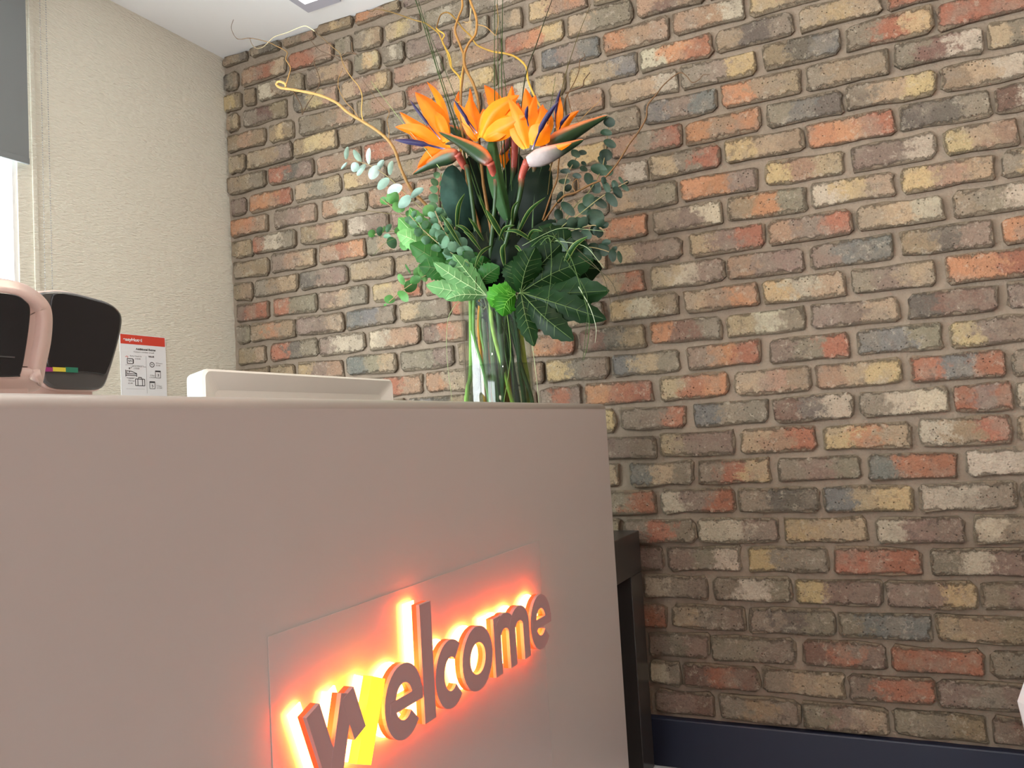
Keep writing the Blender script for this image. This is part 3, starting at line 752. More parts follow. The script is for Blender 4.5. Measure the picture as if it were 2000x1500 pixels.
def spearp(t): return max(0.02, (0.25 + 0.75 * math.sin(math.pi * min(1, t * 1.25))) if t < 0.4 else (1 - ((t - 0.4) / 0.6) ** 1.6))
def tubeobj(name, pts, radii, stops, parent, m=None, seg=6):
    V, F = tube_mesh(pts, radii, seg); n = len(pts)
    cols = [ramp_c(stops, (i // seg) / (n - 1)) for i in range(len(V))]
    me = colmesh(V, F, cols)
    for p in me.polygons: p.use_smooth = True
    if parent is None: return link(name, me, m or M_leaf)
    return child(name, me, m or M_leaf, parent)
def bladeobj(name, parent, m, *a, **k):
    V, F, Cc = blade(*a, **k); me = colmesh(V, F, Cc); me.shade_smooth()
    return child(name, me, m, parent) if parent is not None else link(name, me, m)

G_dark = rgb(38, 66, 36); G_mid = rgb(62, 108, 50); G_lt = rgb(112, 156, 84); G_blue = rgb(128, 158, 140); G_pale = rgb(176, 204, 190)
G_euc = rgb(66, 96, 76); OR1 = rgb(240, 128, 10); OR2 = rgb(236, 104, 8); YE1 = rgb(244, 178, 44); PNK = rgb(150, 70, 58); PURP = rgb(38, 32, 72)
VR = 0.0885                                    # vase radius
VX = on_y(973, 700, YV).x
STEM_BASE = Vector((VX, YV, TZ + 0.03))

# ------------------------------------------------------------------ glass vase
rimz = on_y(968, 582, YV).z
va = empty('glass_vase', (VX, YV, TZ), 'tall clear glass cylinder vase with water holding the bouquet', 'vase')
def lathe(prof, seg, cx, cy):
    V = [(cx + r * math.cos(2 * math.pi * i / seg), cy + r * math.sin(2 * math.pi * i / seg), z) for r, z in prof for i in range(seg)]
    F = [(k * seg + i, k * seg + (i + 1) % seg, (k + 1) * seg + (i + 1) % seg, (k + 1) * seg + i) for k in range(len(prof) - 1) for i in range(seg)]
    return V, F
M_vase = m_glass('clear vase glass', (0.955, 0.975, 0.97, 1), 1.2, 0.01, 1.5)
V, F = lathe([(0.001, TZ + 0.0006), (VR - 0.003, TZ + 0.0006), (VR, TZ + 0.004), (VR, rimz - 0.002), (VR - 0.0015, rimz), (VR - 0.004, rimz - 0.002), (VR - 0.004, TZ + 0.016), (0.001, TZ + 0.016)], 48, VX, YV)
child('glass_wall', mesh_from(V, F), M_vase, va, True)
M_water = m_glass('vase water', (0.80, 0.90, 0.80, 1), 1.0, 0.0, 1.33)
wz = on_y(975, 714, YV).z
V, F = lathe([(0.001, TZ + 0.017), (VR - 0.006, TZ + 0.017), (VR - 0.006, wz), (0.001, wz)], 48, VX, YV)
child('water', mesh_from(V, F), M_water, va, True)

# ------------------------------------------------------------------ strelitzia
def flower(label, bract, petals, tongues, neck, stem_to, dy, bw, seed, bcol=None, pale=False):
    base = P(*bract[-1], dy); e = empty('strelitzia', tuple(base), label, 'flower', 'orange strelitzia blooms in the bouquet')
    # bract: boat-shaped sheath, green with a red and orange keel edge
    bp = cat([P(x, y, dy + dd) for (x, y), dd in zip(bract, [0.0 - 0.012 * k for k in range(len(bract))])], 5)
    n = len(bp); V, F, Cc = [], [], []; seg = 10
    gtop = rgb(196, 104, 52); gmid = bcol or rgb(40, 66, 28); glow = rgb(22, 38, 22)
    for i, p in enumerate(bp):
        t = i / (n - 1); tan = (bp[min(i + 1, n - 1)] - bp[max(i - 1, 0)]).normalized()
        view = (p - EYEP).normalized(); side = tan.cross(view).normalized()
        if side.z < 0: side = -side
        dpt = tan.cross(side).normalized()
        hw = bw / 2 * (0.04 + 0.96 * min(1, t * 1.5) ** 0.8) * (1 if t < 0.8 else 1 - 0.45 * (t - 0.8) / 0.2)
        for k in range(seg):
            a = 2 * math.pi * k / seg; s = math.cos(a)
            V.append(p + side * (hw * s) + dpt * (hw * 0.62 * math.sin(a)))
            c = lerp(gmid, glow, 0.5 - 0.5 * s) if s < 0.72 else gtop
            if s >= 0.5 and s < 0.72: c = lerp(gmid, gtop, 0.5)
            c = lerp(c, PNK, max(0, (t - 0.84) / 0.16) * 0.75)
            if pale: c = lerp(c, rgb(172, 160, 160), 0.8 * max(0, min(1, (t - 0.38) * 3)))
            Cc.append(c)
    for i in range(n - 1):
        for k in range(seg): F.append((i * seg + k, i * seg + (k + 1) % seg, (i + 1) * seg + (k + 1) % seg, (i + 1) * seg + k))
    F += [tuple(range(seg)), tuple(range((n - 1) * seg, n * seg))]
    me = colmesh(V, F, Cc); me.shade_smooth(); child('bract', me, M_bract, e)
    for j, (tip, bs, wpx, dd) in enumerate(petals):
        a = P(*bs, dy + 0.004); b2 = P(*tip, dy + dd); mid = (a + b2) / 2 + Vector((0, -0.012 + 0.008 * (j % 3), 0.004)) + (b2 - a).cross(Vector((0, 1, 0))) * (0.06 * ((j % 2) * 2 - 1))
        sp = cat([a, mid, b2], 7)
        bladeobj('petal', e, M_petal, sp, wpx * 0.00128 * 1.30, (lambda t: max(0.02, (0.30 + 0.70 * math.sin(math.pi / 2 * t / 0.45)) if t < 0.45 else (1 - ((t - 0.45) / 0.55) ** 1.35))),
                 fold=0.45 + 0.15 * (j % 2), roll=0.35 * ((j % 3) - 1), cross=6, stops=[(0, YE1), (0.14, rgb(242, 142, 16)), (0.6, OR1), (1, OR2)], seed=seed + j)
    for j, (tip, bs, wpx, dd) in enumerate(tongues):
        a = P(*bs, dy - 0.008); b2 = P(*tip, dy + dd); sp = cat([a, (a + b2) / 2 + Vector((0, -0.01, 0.002)), b2], 6)
        o = bladeobj('tongue', e, M_bract, sp, wpx * 0.00128 * 0.8, (lambda t: 0.35 if t < 0.35 else (0.95 if t < 0.7 else max(0.03, 0.95 * (1 - (t - 0.7) / 0.3)))),
                 fold=0.7, roll=0.3, cross=4, stops=[(0, rgb(230, 220, 214)), (0.10, rgb(110, 100, 150)), (0.2, PURP), (0.85, PURP), (1, rgb(90, 70, 90))], seed=seed + j)
        o['label'] = 'dark blue tongue'
    # stem: pink neck running into a green stalk down to the water
    a = P(*bract[-1], dy - 0.012 * (len(bract) - 1)); nk = [P(x, y, dy - 0.01) for x, y in neck]
    end = Vector((VX + stem_to * 0.045, YV + 0.01 * ((seed % 5) - 2), TZ + 0.035)); mid = Vector((VX + stem_to * 0.05, YV + dy * 0.3, rimz - 0.02))
    pts = cat([a] + nk + [mid, end], 5); m = len(pts)
    rad = [max(0.0055, 0.0105 - 0.00045 * i) for i in range(m)]
    tubeobj('stem', pts, rad, [(0, PNK), (0.30, PNK), (0.44, rgb(34, 56, 26)), (0.7, rgb(44, 70, 34)), (1, rgb(96, 132, 62))], e, M_bract, 8)
    return e
flower('leftmost strelitzia bloom, bract tip pointing down and left', [(806, 341), (838, 322), (868, 308), (893, 300)],
       [((772, 248), (866, 290), 24, -0.05), ((781, 219), (868, 284), 22, -0.03), ((811, 180), (872, 276), 36, -0.02), ((826, 186), (872, 274), 22, 0.02), ((815, 328), (880, 288), 20, -0.03), ((800, 262), (868, 288), 20, -0.04), ((842, 215), (874, 278), 22, 0.0)],
       [((769, 273), (872, 292), 15, -0.06), ((800, 194), (860, 272), 8, -0.05)], [(906, 325), (917, 352)], -0.6, -0.03, 0.040, 1)
flower('strelitzia bloom with long dark bract running down to the centre', [(857, 258), (895, 276), (930, 296), (957, 318)],
       [((893, 203), (930, 275), 18, -0.03), ((919, 189), (937, 270), 30, 0.03), ((944, 212), (942, 268), 22, 0.04), ((1014, 186), (940, 268), 30, -0.03), ((1026, 226), (945, 270), 30, -0.05), ((1000, 214), (942, 266), 26, 0.02), ((1008, 246), (948, 272), 20, -0.02), ((990, 206), (943, 262), 30, -0.01), ((962, 200), (940, 266), 26, 0.01), ((1034, 240), (950, 270), 30, -0.02), ((902, 240), (932, 276), 16, -0.02)],
       [((886, 193), (932, 260), 9, -0.05), ((905, 222), (928, 262), 6, -0.04)], [(965, 345), (968, 385)], -0.15, -0.055, 0.038, 2)
flower('back strelitzia bloom with a rolled petal standing upright', [(852, 244), (878, 250), (900, 262), (915, 276)],
       [((834, 160), (878, 252), 14, 0.05), ((842, 192), (882, 250), 12, 0.04), ((946, 166), (975, 232), 26, 0.06), ((896, 178), (905, 244), 12, 0.05), ((918, 172), (915, 240), 10, 0.05)],
       [((848, 212), (886, 250), 15, 0.03)], [(930, 300), (945, 350)], -0.3, 0.05, 0.03, 3)
flower('strelitzia bloom with pale grey bract base at front right', [(1140, 273), (1105, 288), (1068, 303), (1030, 316)],
       [((992, 190), (1030, 290), 20, -0.03), ((1000, 168), (1012, 262), 20, 0.02), ((1026, 172), (1032, 282), 28, -0.02), ((1046, 186), (1036, 282), 30, 0.0), ((1072, 244), (1040, 282), 34, -0.02), ((1012, 200), (1028, 280), 26, 0.02), ((1060, 204), (1040, 284), 26, 0.02), ((1000, 226), (1026, 290), 20, -0.01), ((1116, 280), (1050, 298), 12, -0.05)],
       [((1090, 198), (1040, 292), 13, -0.06), ((1031, 206), (1033, 250), 9, -0.04)], [(1019, 345), (1014, 388)], 0.35, -0.075, 0.042, 4, pale=True)
flower('rightmost strelitzia bloom, long green bract pointing up right', [(1187, 226), (1148, 244), (1108, 264), (1066, 284)],
       [((1091, 184), (1090, 258), 14, -0.01), ((1131, 216), (1096, 262), 12, 0.0), ((1062, 210), (1070, 262), 18, 0.04), ((1110, 262), (1088, 262), 12, 0.0)],
       [((1114, 222), (1090, 262), 9, -0.03), ((1096, 172), (1084, 250), 8, -0.02)], [(1046, 318), (1038, 360)], 0.6, 0.0, 0.040, 5)
flower('small half-hidden strelitzia bloom low in the centre', [(975, 305), (985, 292), (997, 272), (1006, 262)],
       [((996, 340), (992, 290), 20, 0.03), ((1008, 334), (998, 288), 16, 0.04), ((985, 322), (988, 290), 14, 0.03)], [((1000, 322), (995, 292), 6, 0.02)], [(1004, 320), (1000, 360)], 0.1, 0.03, 0.026, 6, bcol=rgb(150, 86, 84))

# ------------------------------------------------------------------ broad dark leaves
def broad(label, tip, base, wpx, dy, tdy, seed, stops, fold=0.18, roll=0.1, edge=None):
    e = empty('broad_leaf', tuple(P(*base, dy)), label, 'leaf', 'broad strelitzia leaves behind the blooms')
    a, b2 = P(*base, dy), P(*tip, tdy); sp = cat([a, (a + b2) / 2 + Vector((0, -0.02, 0)), b2], 9)
    bladeobj('blade', e, M_leaf, sp, wpx * 0.00128, (lambda t: max(0.03, math.sin(math.pi * min(1, 0.06 + t * 0.94)) ** 0.62)), fold=fold, roll=roll, cross=8, stops=stops, edge=edge, seed=seed, wave=0.05)
    tubeobj('midrib', [p + Vector((0, -0.001, 0)) for p in sp], [0.0026 - 0.0020 * i / (len(sp) - 1) for i in range(len(sp))], [(0, rgb(86, 112, 70)), (1, rgb(70, 98, 66))], e)
    end = Vector((VX + 0.018 + 0.022 * math.sin(seed), YV + 0.02 * math.cos(seed), TZ + 0.03))
    tubeobj('stalk', cat([a, Vector((VX + 0.012 + 0.02 * math.sin(seed * 1.3), YV, rimz)), end], 6), 0.0028, [(0, G_dark), (1, rgb(44, 72, 38))], e)
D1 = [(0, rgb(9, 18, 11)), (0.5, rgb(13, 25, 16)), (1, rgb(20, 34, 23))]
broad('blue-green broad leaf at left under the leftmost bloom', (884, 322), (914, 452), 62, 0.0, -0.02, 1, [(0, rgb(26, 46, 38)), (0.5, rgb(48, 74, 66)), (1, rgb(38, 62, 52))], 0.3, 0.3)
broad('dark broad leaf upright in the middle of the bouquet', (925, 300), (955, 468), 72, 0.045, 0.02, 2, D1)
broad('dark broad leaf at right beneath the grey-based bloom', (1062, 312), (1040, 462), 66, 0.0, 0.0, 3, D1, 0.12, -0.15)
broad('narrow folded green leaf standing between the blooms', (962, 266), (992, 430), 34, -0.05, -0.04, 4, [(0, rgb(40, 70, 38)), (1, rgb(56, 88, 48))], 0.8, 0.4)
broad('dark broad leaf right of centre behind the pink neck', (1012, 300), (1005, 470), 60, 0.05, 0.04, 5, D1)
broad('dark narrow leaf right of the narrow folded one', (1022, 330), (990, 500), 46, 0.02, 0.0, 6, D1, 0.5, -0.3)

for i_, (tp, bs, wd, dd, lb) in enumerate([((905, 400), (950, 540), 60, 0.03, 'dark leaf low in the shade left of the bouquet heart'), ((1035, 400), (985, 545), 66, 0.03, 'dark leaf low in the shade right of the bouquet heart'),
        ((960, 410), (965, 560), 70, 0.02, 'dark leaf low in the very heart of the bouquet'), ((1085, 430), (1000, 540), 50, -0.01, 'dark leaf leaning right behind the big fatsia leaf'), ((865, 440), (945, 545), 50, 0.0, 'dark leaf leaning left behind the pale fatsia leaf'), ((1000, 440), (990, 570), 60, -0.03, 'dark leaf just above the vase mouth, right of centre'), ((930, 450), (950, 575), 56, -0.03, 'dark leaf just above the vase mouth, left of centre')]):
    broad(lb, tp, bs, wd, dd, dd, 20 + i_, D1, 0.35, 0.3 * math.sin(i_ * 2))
# ------------------------------------------------------------------ eucalyptus
def sprig(label, stem, leaves, dy, tip_dy, size, cols, seed, roll=0.0):
    """stem: pixel polyline base->tip; leaves: (px,py,angle deg,length px,width px) each a part"""
    r = random.Random(seed); n = len(stem)
    sp = [P(x, y, dy + (tip_dy - dy) * i / (n - 1)) for i, (x, y) in enumerate(stem)]
    e = empty('eucalyptus_sprig', tuple(sp[0]), label, 'foliage', 'eucalyptus sprigs in the bouquet')
    tubeobj('stem', cat([Vector((VX + 0.02 * math.sin(seed), YV + 0.03 * math.cos(seed * 2), rimz - 0.03))] + sp, 5), 0.0013, [(0, rgb(110, 120, 70)), (1, rgb(132, 110, 78))], e, M_twig, 5)
    x0, y0 = stem[0]; x1, y1 = stem[-1]; L2 = (x1 - x0) ** 2 + (y1 - y0) ** 2
    for (x, y, ang, lp, wp) in leaves:
        t = max(0, min(1, ((x - x0) * (x1 - x0) + (y - y0) * (y1 - y0)) / L2)); d = dy + (tip_dy - dy) * t + r.uniform(-0.012, 0.012)
        ca, sa = math.cos(math.radians(ang)), -math.sin(math.radians(ang))
        a = P(x - ca * lp / 2, y - sa * lp / 2, d); b2 = P(x + ca * lp / 2, y + sa * lp / 2, d + r.uniform(-0.012, 0.012))
        c = r.choice(cols); c2 = lerp(c, (0.9, 1, 0.9, 1), 0.04)
        bladeobj('leaf', e, M_leaf, cat([a, (a + b2) / 2 + Vector((0, r.uniform(-0.004, 0.004), 0.001)), b2], 4), wp * 0.00128 * 1.25, (lambda t: max(0.05, math.sin(math.pi * (0.04 + 0.93 * t)) ** 0.75)),
                 fold=r.uniform(0.1, 0.4), roll=r.uniform(-0.5, 0.5) + roll, cross=4, stops=[(0, c), (1, c2)], wave=0.1, seed=r.randint(0, 99))
    return e
def auto_leaves(stem, n, off, lp, wp, seed, both=True):
    r = random.Random(seed); out = []; m = len(stem)
    for k in range(n):
        t = (k + 0.6) / n * (m - 1); i = min(int(t), m - 2); f = t - i
        x = stem[i][0] + (stem[i + 1][0] - stem[i][0]) * f; y = stem[i][1] + (stem[i + 1][1] - stem[i][1]) * f
        dx, dy2 = stem[i + 1][0] - stem[i][0], stem[i + 1][1] - stem[i][1]; l = math.hypot(dx, dy2); nx, ny2 = -dy2 / l, dx / l
        sc = 1.1 - 0.55 * (k / n)
        for s in ((1, -1) if both else (1 if k % 2 else -1,)):
            o = off * sc * r.uniform(0.8, 1.15); an = math.degrees(math.atan2(-(ny2 * s + dy2 / l * 0.5), nx * s + dx / l * 0.5)) + r.uniform(-25, 25)
            out.append((x + nx * s * o, y + ny2 * s * o, an, lp * sc * r.uniform(0.85, 1.15), wp * sc * r.uniform(0.75, 1.15)))
    return out
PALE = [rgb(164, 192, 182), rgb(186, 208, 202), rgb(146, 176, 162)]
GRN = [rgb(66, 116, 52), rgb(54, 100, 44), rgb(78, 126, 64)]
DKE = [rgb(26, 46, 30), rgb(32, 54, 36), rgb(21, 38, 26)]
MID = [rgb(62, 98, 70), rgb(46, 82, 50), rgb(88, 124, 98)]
sprig('pale blue-green eucalyptus sprig reaching furthest up left', [(885, 470), (850, 430), (802, 388), (760, 347), (720, 322), (680, 311)],
      [(678, 299, 80, 25, 9), (698, 305, -62, 29, 11), (692, 326, 70, 19, 14), (721, 305, 88, 32, 8), (706, 332, 55, 27, 10), (731, 337, 62, 30, 17), (744, 323, 62, 24, 10), (764, 328, 80, 28, 9), (749, 359, 45, 30, 14), (772, 372, 35, 32, 17), (790, 394, 50, 32, 16), (815, 377, 40, 30, 12), (810, 423, 50, 26, 18), (672, 324, 50, 18, 5)], -0.04, -0.10, 1, PALE, 21)
sprig('bright green eucalyptus sprig at left below the pale sprig', [(880, 500), (840, 462), (800, 432), (760, 400), (745, 388)],
      [(750, 393, 10, 15, 14), (768, 386, 60, 26, 22), (777, 405, -50, 24, 20), (790, 440, 70, 28, 20), (838, 412, 50, 26, 18)] + auto_leaves([(870, 490), (830, 450), (790, 420)], 5, 13, 24, 19, 5), -0.05, -0.08, 1, GRN, 22)
sprig('green round-leaved eucalyptus sprig pointing left at mid height', [(870, 505), (820, 470), (775, 452), (732, 458)],
      [(728, 457, 60, 15, 13), (744, 452, 80, 18, 12), (760, 446, 60, 18, 9), (766, 474, -70, 24, 17), (780, 450, 20, 20, 16), (756, 462, 10, 14, 8), (790, 478, -60, 22, 18), (748, 448, 70, 14, 4)] + auto_leaves([(860, 500), (815, 468)], 4, 12, 22, 18, 6), -0.05, -0.07, 1, GRN + MID, 23)
sprig('eucalyptus sprig hanging lowest at left beside the vase', [(862, 545), (840, 535), (815, 548), (785, 568), (760, 590)],
      [(761, 585, -20, 21, 15), (787, 579, -40, 27, 15), (784, 546, -60, 24, 11), (801, 558, 50, 28, 20), (812, 548, 30, 22, 14), (816, 533, 80, 22, 12), (797, 526, -60, 22, 4), (820, 526, 90, 22, 6), (827, 540, -70, 22, 12), (752, 596, 30, 6, 4)], -0.08, -0.11, 1, GRN, 24)
st = [(868, 470), (862, 430), (856, 380), (862, 338)]
sprig('dense green eucalyptus sprig standing behind the left bloom', st, auto_leaves(st, 9, 15, 25, 18, 7), 0.0, 0.0, 1, [rgb(84, 116, 78), rgb(104, 132, 92), rgb(70, 102, 66)], 25)
st = [(905, 510), (880, 470), (862, 440), (850, 412)]
sprig('silvery eucalyptus sprig at left centre of the bouquet', st, auto_leaves(st, 7, 15, 24, 20, 8), -0.08, -0.10, 1, MID, 26)
st = [(920, 520), (890, 500), (850, 470), (818, 440), (800, 420)]
sprig('grey-green eucalyptus sprig crossing the left leaves', st, auto_leaves(st, 8, 14, 22, 18, 9), -0.09, -0.10, 1, MID, 27)
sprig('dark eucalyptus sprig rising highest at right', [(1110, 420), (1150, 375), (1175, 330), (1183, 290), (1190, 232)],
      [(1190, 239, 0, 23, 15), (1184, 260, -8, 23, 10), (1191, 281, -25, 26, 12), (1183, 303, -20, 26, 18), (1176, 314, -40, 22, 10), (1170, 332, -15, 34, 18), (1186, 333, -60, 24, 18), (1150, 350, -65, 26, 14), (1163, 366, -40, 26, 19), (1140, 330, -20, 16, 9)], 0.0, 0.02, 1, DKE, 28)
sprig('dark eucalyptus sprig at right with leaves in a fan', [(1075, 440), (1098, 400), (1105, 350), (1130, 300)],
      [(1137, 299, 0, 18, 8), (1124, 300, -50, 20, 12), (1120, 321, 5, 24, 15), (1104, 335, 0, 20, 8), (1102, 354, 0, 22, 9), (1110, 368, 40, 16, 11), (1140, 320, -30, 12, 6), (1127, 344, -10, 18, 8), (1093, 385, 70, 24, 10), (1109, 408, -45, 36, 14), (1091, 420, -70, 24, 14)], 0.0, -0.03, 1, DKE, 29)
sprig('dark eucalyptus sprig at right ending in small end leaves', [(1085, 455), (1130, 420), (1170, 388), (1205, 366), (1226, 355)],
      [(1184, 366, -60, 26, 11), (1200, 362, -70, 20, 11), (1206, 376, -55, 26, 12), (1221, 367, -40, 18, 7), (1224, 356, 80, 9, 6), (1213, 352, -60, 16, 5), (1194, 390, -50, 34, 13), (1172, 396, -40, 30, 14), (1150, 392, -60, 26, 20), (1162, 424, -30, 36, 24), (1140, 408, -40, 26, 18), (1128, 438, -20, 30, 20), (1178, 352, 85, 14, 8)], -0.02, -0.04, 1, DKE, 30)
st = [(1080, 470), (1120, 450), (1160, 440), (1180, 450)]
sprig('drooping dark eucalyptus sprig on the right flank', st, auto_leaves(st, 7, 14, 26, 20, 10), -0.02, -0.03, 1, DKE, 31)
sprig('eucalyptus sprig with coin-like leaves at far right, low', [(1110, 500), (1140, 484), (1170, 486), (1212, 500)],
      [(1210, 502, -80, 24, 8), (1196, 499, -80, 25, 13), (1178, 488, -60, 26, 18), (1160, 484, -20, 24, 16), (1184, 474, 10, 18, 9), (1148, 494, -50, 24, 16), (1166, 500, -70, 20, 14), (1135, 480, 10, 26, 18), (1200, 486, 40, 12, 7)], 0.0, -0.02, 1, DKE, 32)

# ------------------------------------------------------------------ fatsia leaves (hand-shaped, toothed)
def fatsia(label, centre, dyc, lobes, cols, seed, stalk=True, veinc=None):
    """lobes: (tip px, tip py, width px, tip dy)"""
    r = random.Random(seed); c = P(*centre, dyc)
    e = empty('fatsia_leaf', tuple(c), label, 'leaf', 'hand-shaped fatsia leaves round the vase mouth')
    for j, (tx, ty, wp, td) in enumerate(lobes):
        tip = P(tx, ty, td); ln = (tip - c).length; sp = cat([c, c.lerp(tip, 0.5) + Vector((0, -0.012 * r.uniform(0.3, 1.4), 0.008 * r.uniform(-0.5, 1))), tip], 9)
        n = len(sp); V, F, Cc = [], [], []; cross = 6
        for i, p in enumerate(sp):
            t = i / (n - 1); tan = (sp[min(i + 1, n - 1)] - sp[max(i - 1, 0)]).normalized(); view = (p - EYEP).normalized()
            side = tan.cross(view).normalized(); nr = side.cross(tan).normalized()
            env = (0.20 + 0.80 * math.sin(math.pi * min(1, 0.02 + t * 0.80)) ** 1.1) if t < 0.62 else (1 - ((t - 0.62) / 0.38) ** 1.7) * 0.95
            tooth = 1 + (0.10 if i % 2 else -0.06) * (t > 0.35)
            hw = wp * 0.00128 / 2 * max(0.02, env) * tooth
            for k in range(cross + 1):
                s = k / cross * 2 - 1
                V.append(p + side * hw * s + nr * hw * (0.28 * abs(s) + 0.10 * math.sin(t * 8 + j * 2 + s * 3) * abs(s)) + nr * (0.0004 * j))
                Cc.append(lerp(cols[0], cols[1], 0.5 + 0.5 * math.sin(j * 1.7 + t * 2)))
        for i in range(n - 1):
            for k in range(cross): a = i * (cross + 1) + k; F.append((a, a + 1, a + cross + 2, a + cross + 1))
        me = colmesh(V, F, Cc); me.shade_smooth(); lb = child('lobe', me, M_leaf, e)
        vp = [p + (EYEP - p).normalized() * 0.0014 for p in sp[:-1]]; V, F = tube_mesh(vp, [0.0012 - 0.0009 * i / len(vp) for i in range(len(vp))], 4)
        # side veins
        for q in (4, 6, 8, 10, 12):
            for s in (1, -1):
                p = sp[q]; tan = (sp[q + 1] - sp[q - 1]).normalized(); side = tan.cross((p - EYEP).normalized()).normalized()
                tt = q / (n - 1); hh = wp * 0.00128 / 2 * (0.7 if tt < 0.7 else 0.45)
                lift = (EYEP - p).normalized() * 0.0012; endp = p + side * s * hh + tan * hh * 0.7 + side.cross(tan).normalized() * hh * 0.28
                v2, f2 = tube_mesh([p + lift, endp + lift], [0.0006, 0.0002], 3, False); k0 = len(V); V += v2; F += [tuple(k0 + i for i in f) for f in f2]
        vc = veinc or rgb(92, 112, 66); me = colmesh(V, F, [vc] * len(V)); child('vein', me, M_leaf, e)
    if stalk:
        tubeobj('stalk', cat([c, Vector((VX + 0.02 + 0.02 * math.cos(seed), YV - 0.02, rimz - 0.10)), Vector((VX + 0.02 + 0.02 * math.sin(seed * 3), YV + 0.02, TZ + 0.03))], 6), 0.0026, [(0, rgb(120, 140, 90)), (0.3, rgb(70, 96, 50)), (1, rgb(60, 92, 46))], e, M_leaf, 7)
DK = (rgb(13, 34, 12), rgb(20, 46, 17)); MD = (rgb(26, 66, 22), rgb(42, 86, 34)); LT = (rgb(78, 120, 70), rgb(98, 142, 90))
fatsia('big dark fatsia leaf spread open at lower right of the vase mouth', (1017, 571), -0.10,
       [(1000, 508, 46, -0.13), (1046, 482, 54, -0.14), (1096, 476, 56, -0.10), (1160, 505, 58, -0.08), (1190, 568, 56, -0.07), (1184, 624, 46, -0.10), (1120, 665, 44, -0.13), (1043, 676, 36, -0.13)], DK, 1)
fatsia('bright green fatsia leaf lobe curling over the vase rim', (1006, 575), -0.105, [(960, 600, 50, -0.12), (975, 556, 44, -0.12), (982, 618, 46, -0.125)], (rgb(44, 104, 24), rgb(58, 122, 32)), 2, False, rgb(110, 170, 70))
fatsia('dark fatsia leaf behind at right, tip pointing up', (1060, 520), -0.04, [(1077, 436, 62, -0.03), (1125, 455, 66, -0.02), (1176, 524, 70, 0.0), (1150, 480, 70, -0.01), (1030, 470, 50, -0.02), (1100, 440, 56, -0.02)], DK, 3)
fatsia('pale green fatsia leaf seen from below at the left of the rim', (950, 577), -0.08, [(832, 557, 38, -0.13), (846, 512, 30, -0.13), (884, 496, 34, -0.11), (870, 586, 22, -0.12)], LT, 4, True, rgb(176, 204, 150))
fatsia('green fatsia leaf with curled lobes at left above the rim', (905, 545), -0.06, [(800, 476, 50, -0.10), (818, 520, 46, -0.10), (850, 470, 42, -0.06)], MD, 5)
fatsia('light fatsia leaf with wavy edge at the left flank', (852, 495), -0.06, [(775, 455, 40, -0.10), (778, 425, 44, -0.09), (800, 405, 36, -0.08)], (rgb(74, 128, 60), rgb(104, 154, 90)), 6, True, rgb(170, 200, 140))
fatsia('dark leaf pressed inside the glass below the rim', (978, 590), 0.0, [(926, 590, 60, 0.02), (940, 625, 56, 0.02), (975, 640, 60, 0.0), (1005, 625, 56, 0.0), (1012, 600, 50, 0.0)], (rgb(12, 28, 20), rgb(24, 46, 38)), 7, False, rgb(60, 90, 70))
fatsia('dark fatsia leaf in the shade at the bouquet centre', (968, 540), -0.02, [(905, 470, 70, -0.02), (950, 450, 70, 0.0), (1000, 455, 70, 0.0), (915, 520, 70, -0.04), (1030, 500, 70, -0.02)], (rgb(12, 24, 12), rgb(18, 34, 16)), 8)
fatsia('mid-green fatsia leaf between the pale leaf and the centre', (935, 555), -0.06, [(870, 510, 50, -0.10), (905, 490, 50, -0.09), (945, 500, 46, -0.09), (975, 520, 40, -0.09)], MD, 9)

# ------------------------------------------------------------------ small striped leaves
def striped(base, tip, wpx, dy, seed, sag=0.01):
    a, b2 = P(*base, dy), P(*tip, dy - 0.03); sp = cat([a, (a + b2) / 2 + Vector((0, -0.01, sag)), b2], 6)
    o = bladeobj('striped_leaf', None, M_leaf, sp, wpx * 0.00128 * 0.62, spearp, fold=0.4, roll=0.3 * math.sin(seed), cross=6, stops=[(0, rgb(20, 44, 18)), (1, rgb(38, 72, 28))], edge=rgb(164, 176, 96), seed=seed, curl=0.3)
    return o
SLAB = ['yellow-edged leaf upright in front of the blue-green broad leaf', 'yellow-edged leaf crossing the middle just left of centre', 'thin yellow-edged leaf under the long dark bract', 'yellow-edged leaf slanting up right before the right broad leaf',
        'yellow-edged leaf beside the silvery eucalyptus at left', 'yellow-edged leaf standing lowest in the centre above the vase', 'short yellow-edged leaf arching left above the pale fatsia leaf', 'short yellow-edged leaf lying level right of centre', 'small yellow-edged tip at the foot of the right broad leaf',
        'yellow-edged leaf bending down over the big dark fatsia leaf', 'yellow-edged leaf tip poking left between eucalyptus and centre', 'rightmost yellow-edged leaf, lime green, above the big fatsia leaf', 'yellow-edged leaf drooping toward the pale fatsia leaf', 'yellow-edged leaf near the folded green leaf foot', 'yellow-edged leaf left of centre pointing up left', 'yellow-edged leaf topmost, below the pink neck']
SL = [((892, 450), (908, 378), 14), ((985, 470), (948, 408), 18), ((960, 440), (935, 380), 9), ((1010, 460), (1066, 385), 12), ((900, 480), (860, 418), 12), ((985, 520), (986, 476), 16),
      ((930, 470), (890, 440), 12), ((1040, 470), (985, 452), 12), ((1030, 470), (1060, 452), 10), ((1005, 480), (1030, 512), 9), ((940, 490), (905, 452), 10), ((1100, 520), (1148, 462), 16), ((960, 480), (925, 530), 10), ((975, 470), (1005, 440), 10), ((945, 470), (915, 425), 11), ((1000, 440), (1014, 392), 9)]
for i, (a, b2, wd) in enumerate(SL):
    o = striped(a, b2, wd, -0.09, i); tag(o, SLAB[i], 'leaf', 'small striped leaves in the bouquet heart')

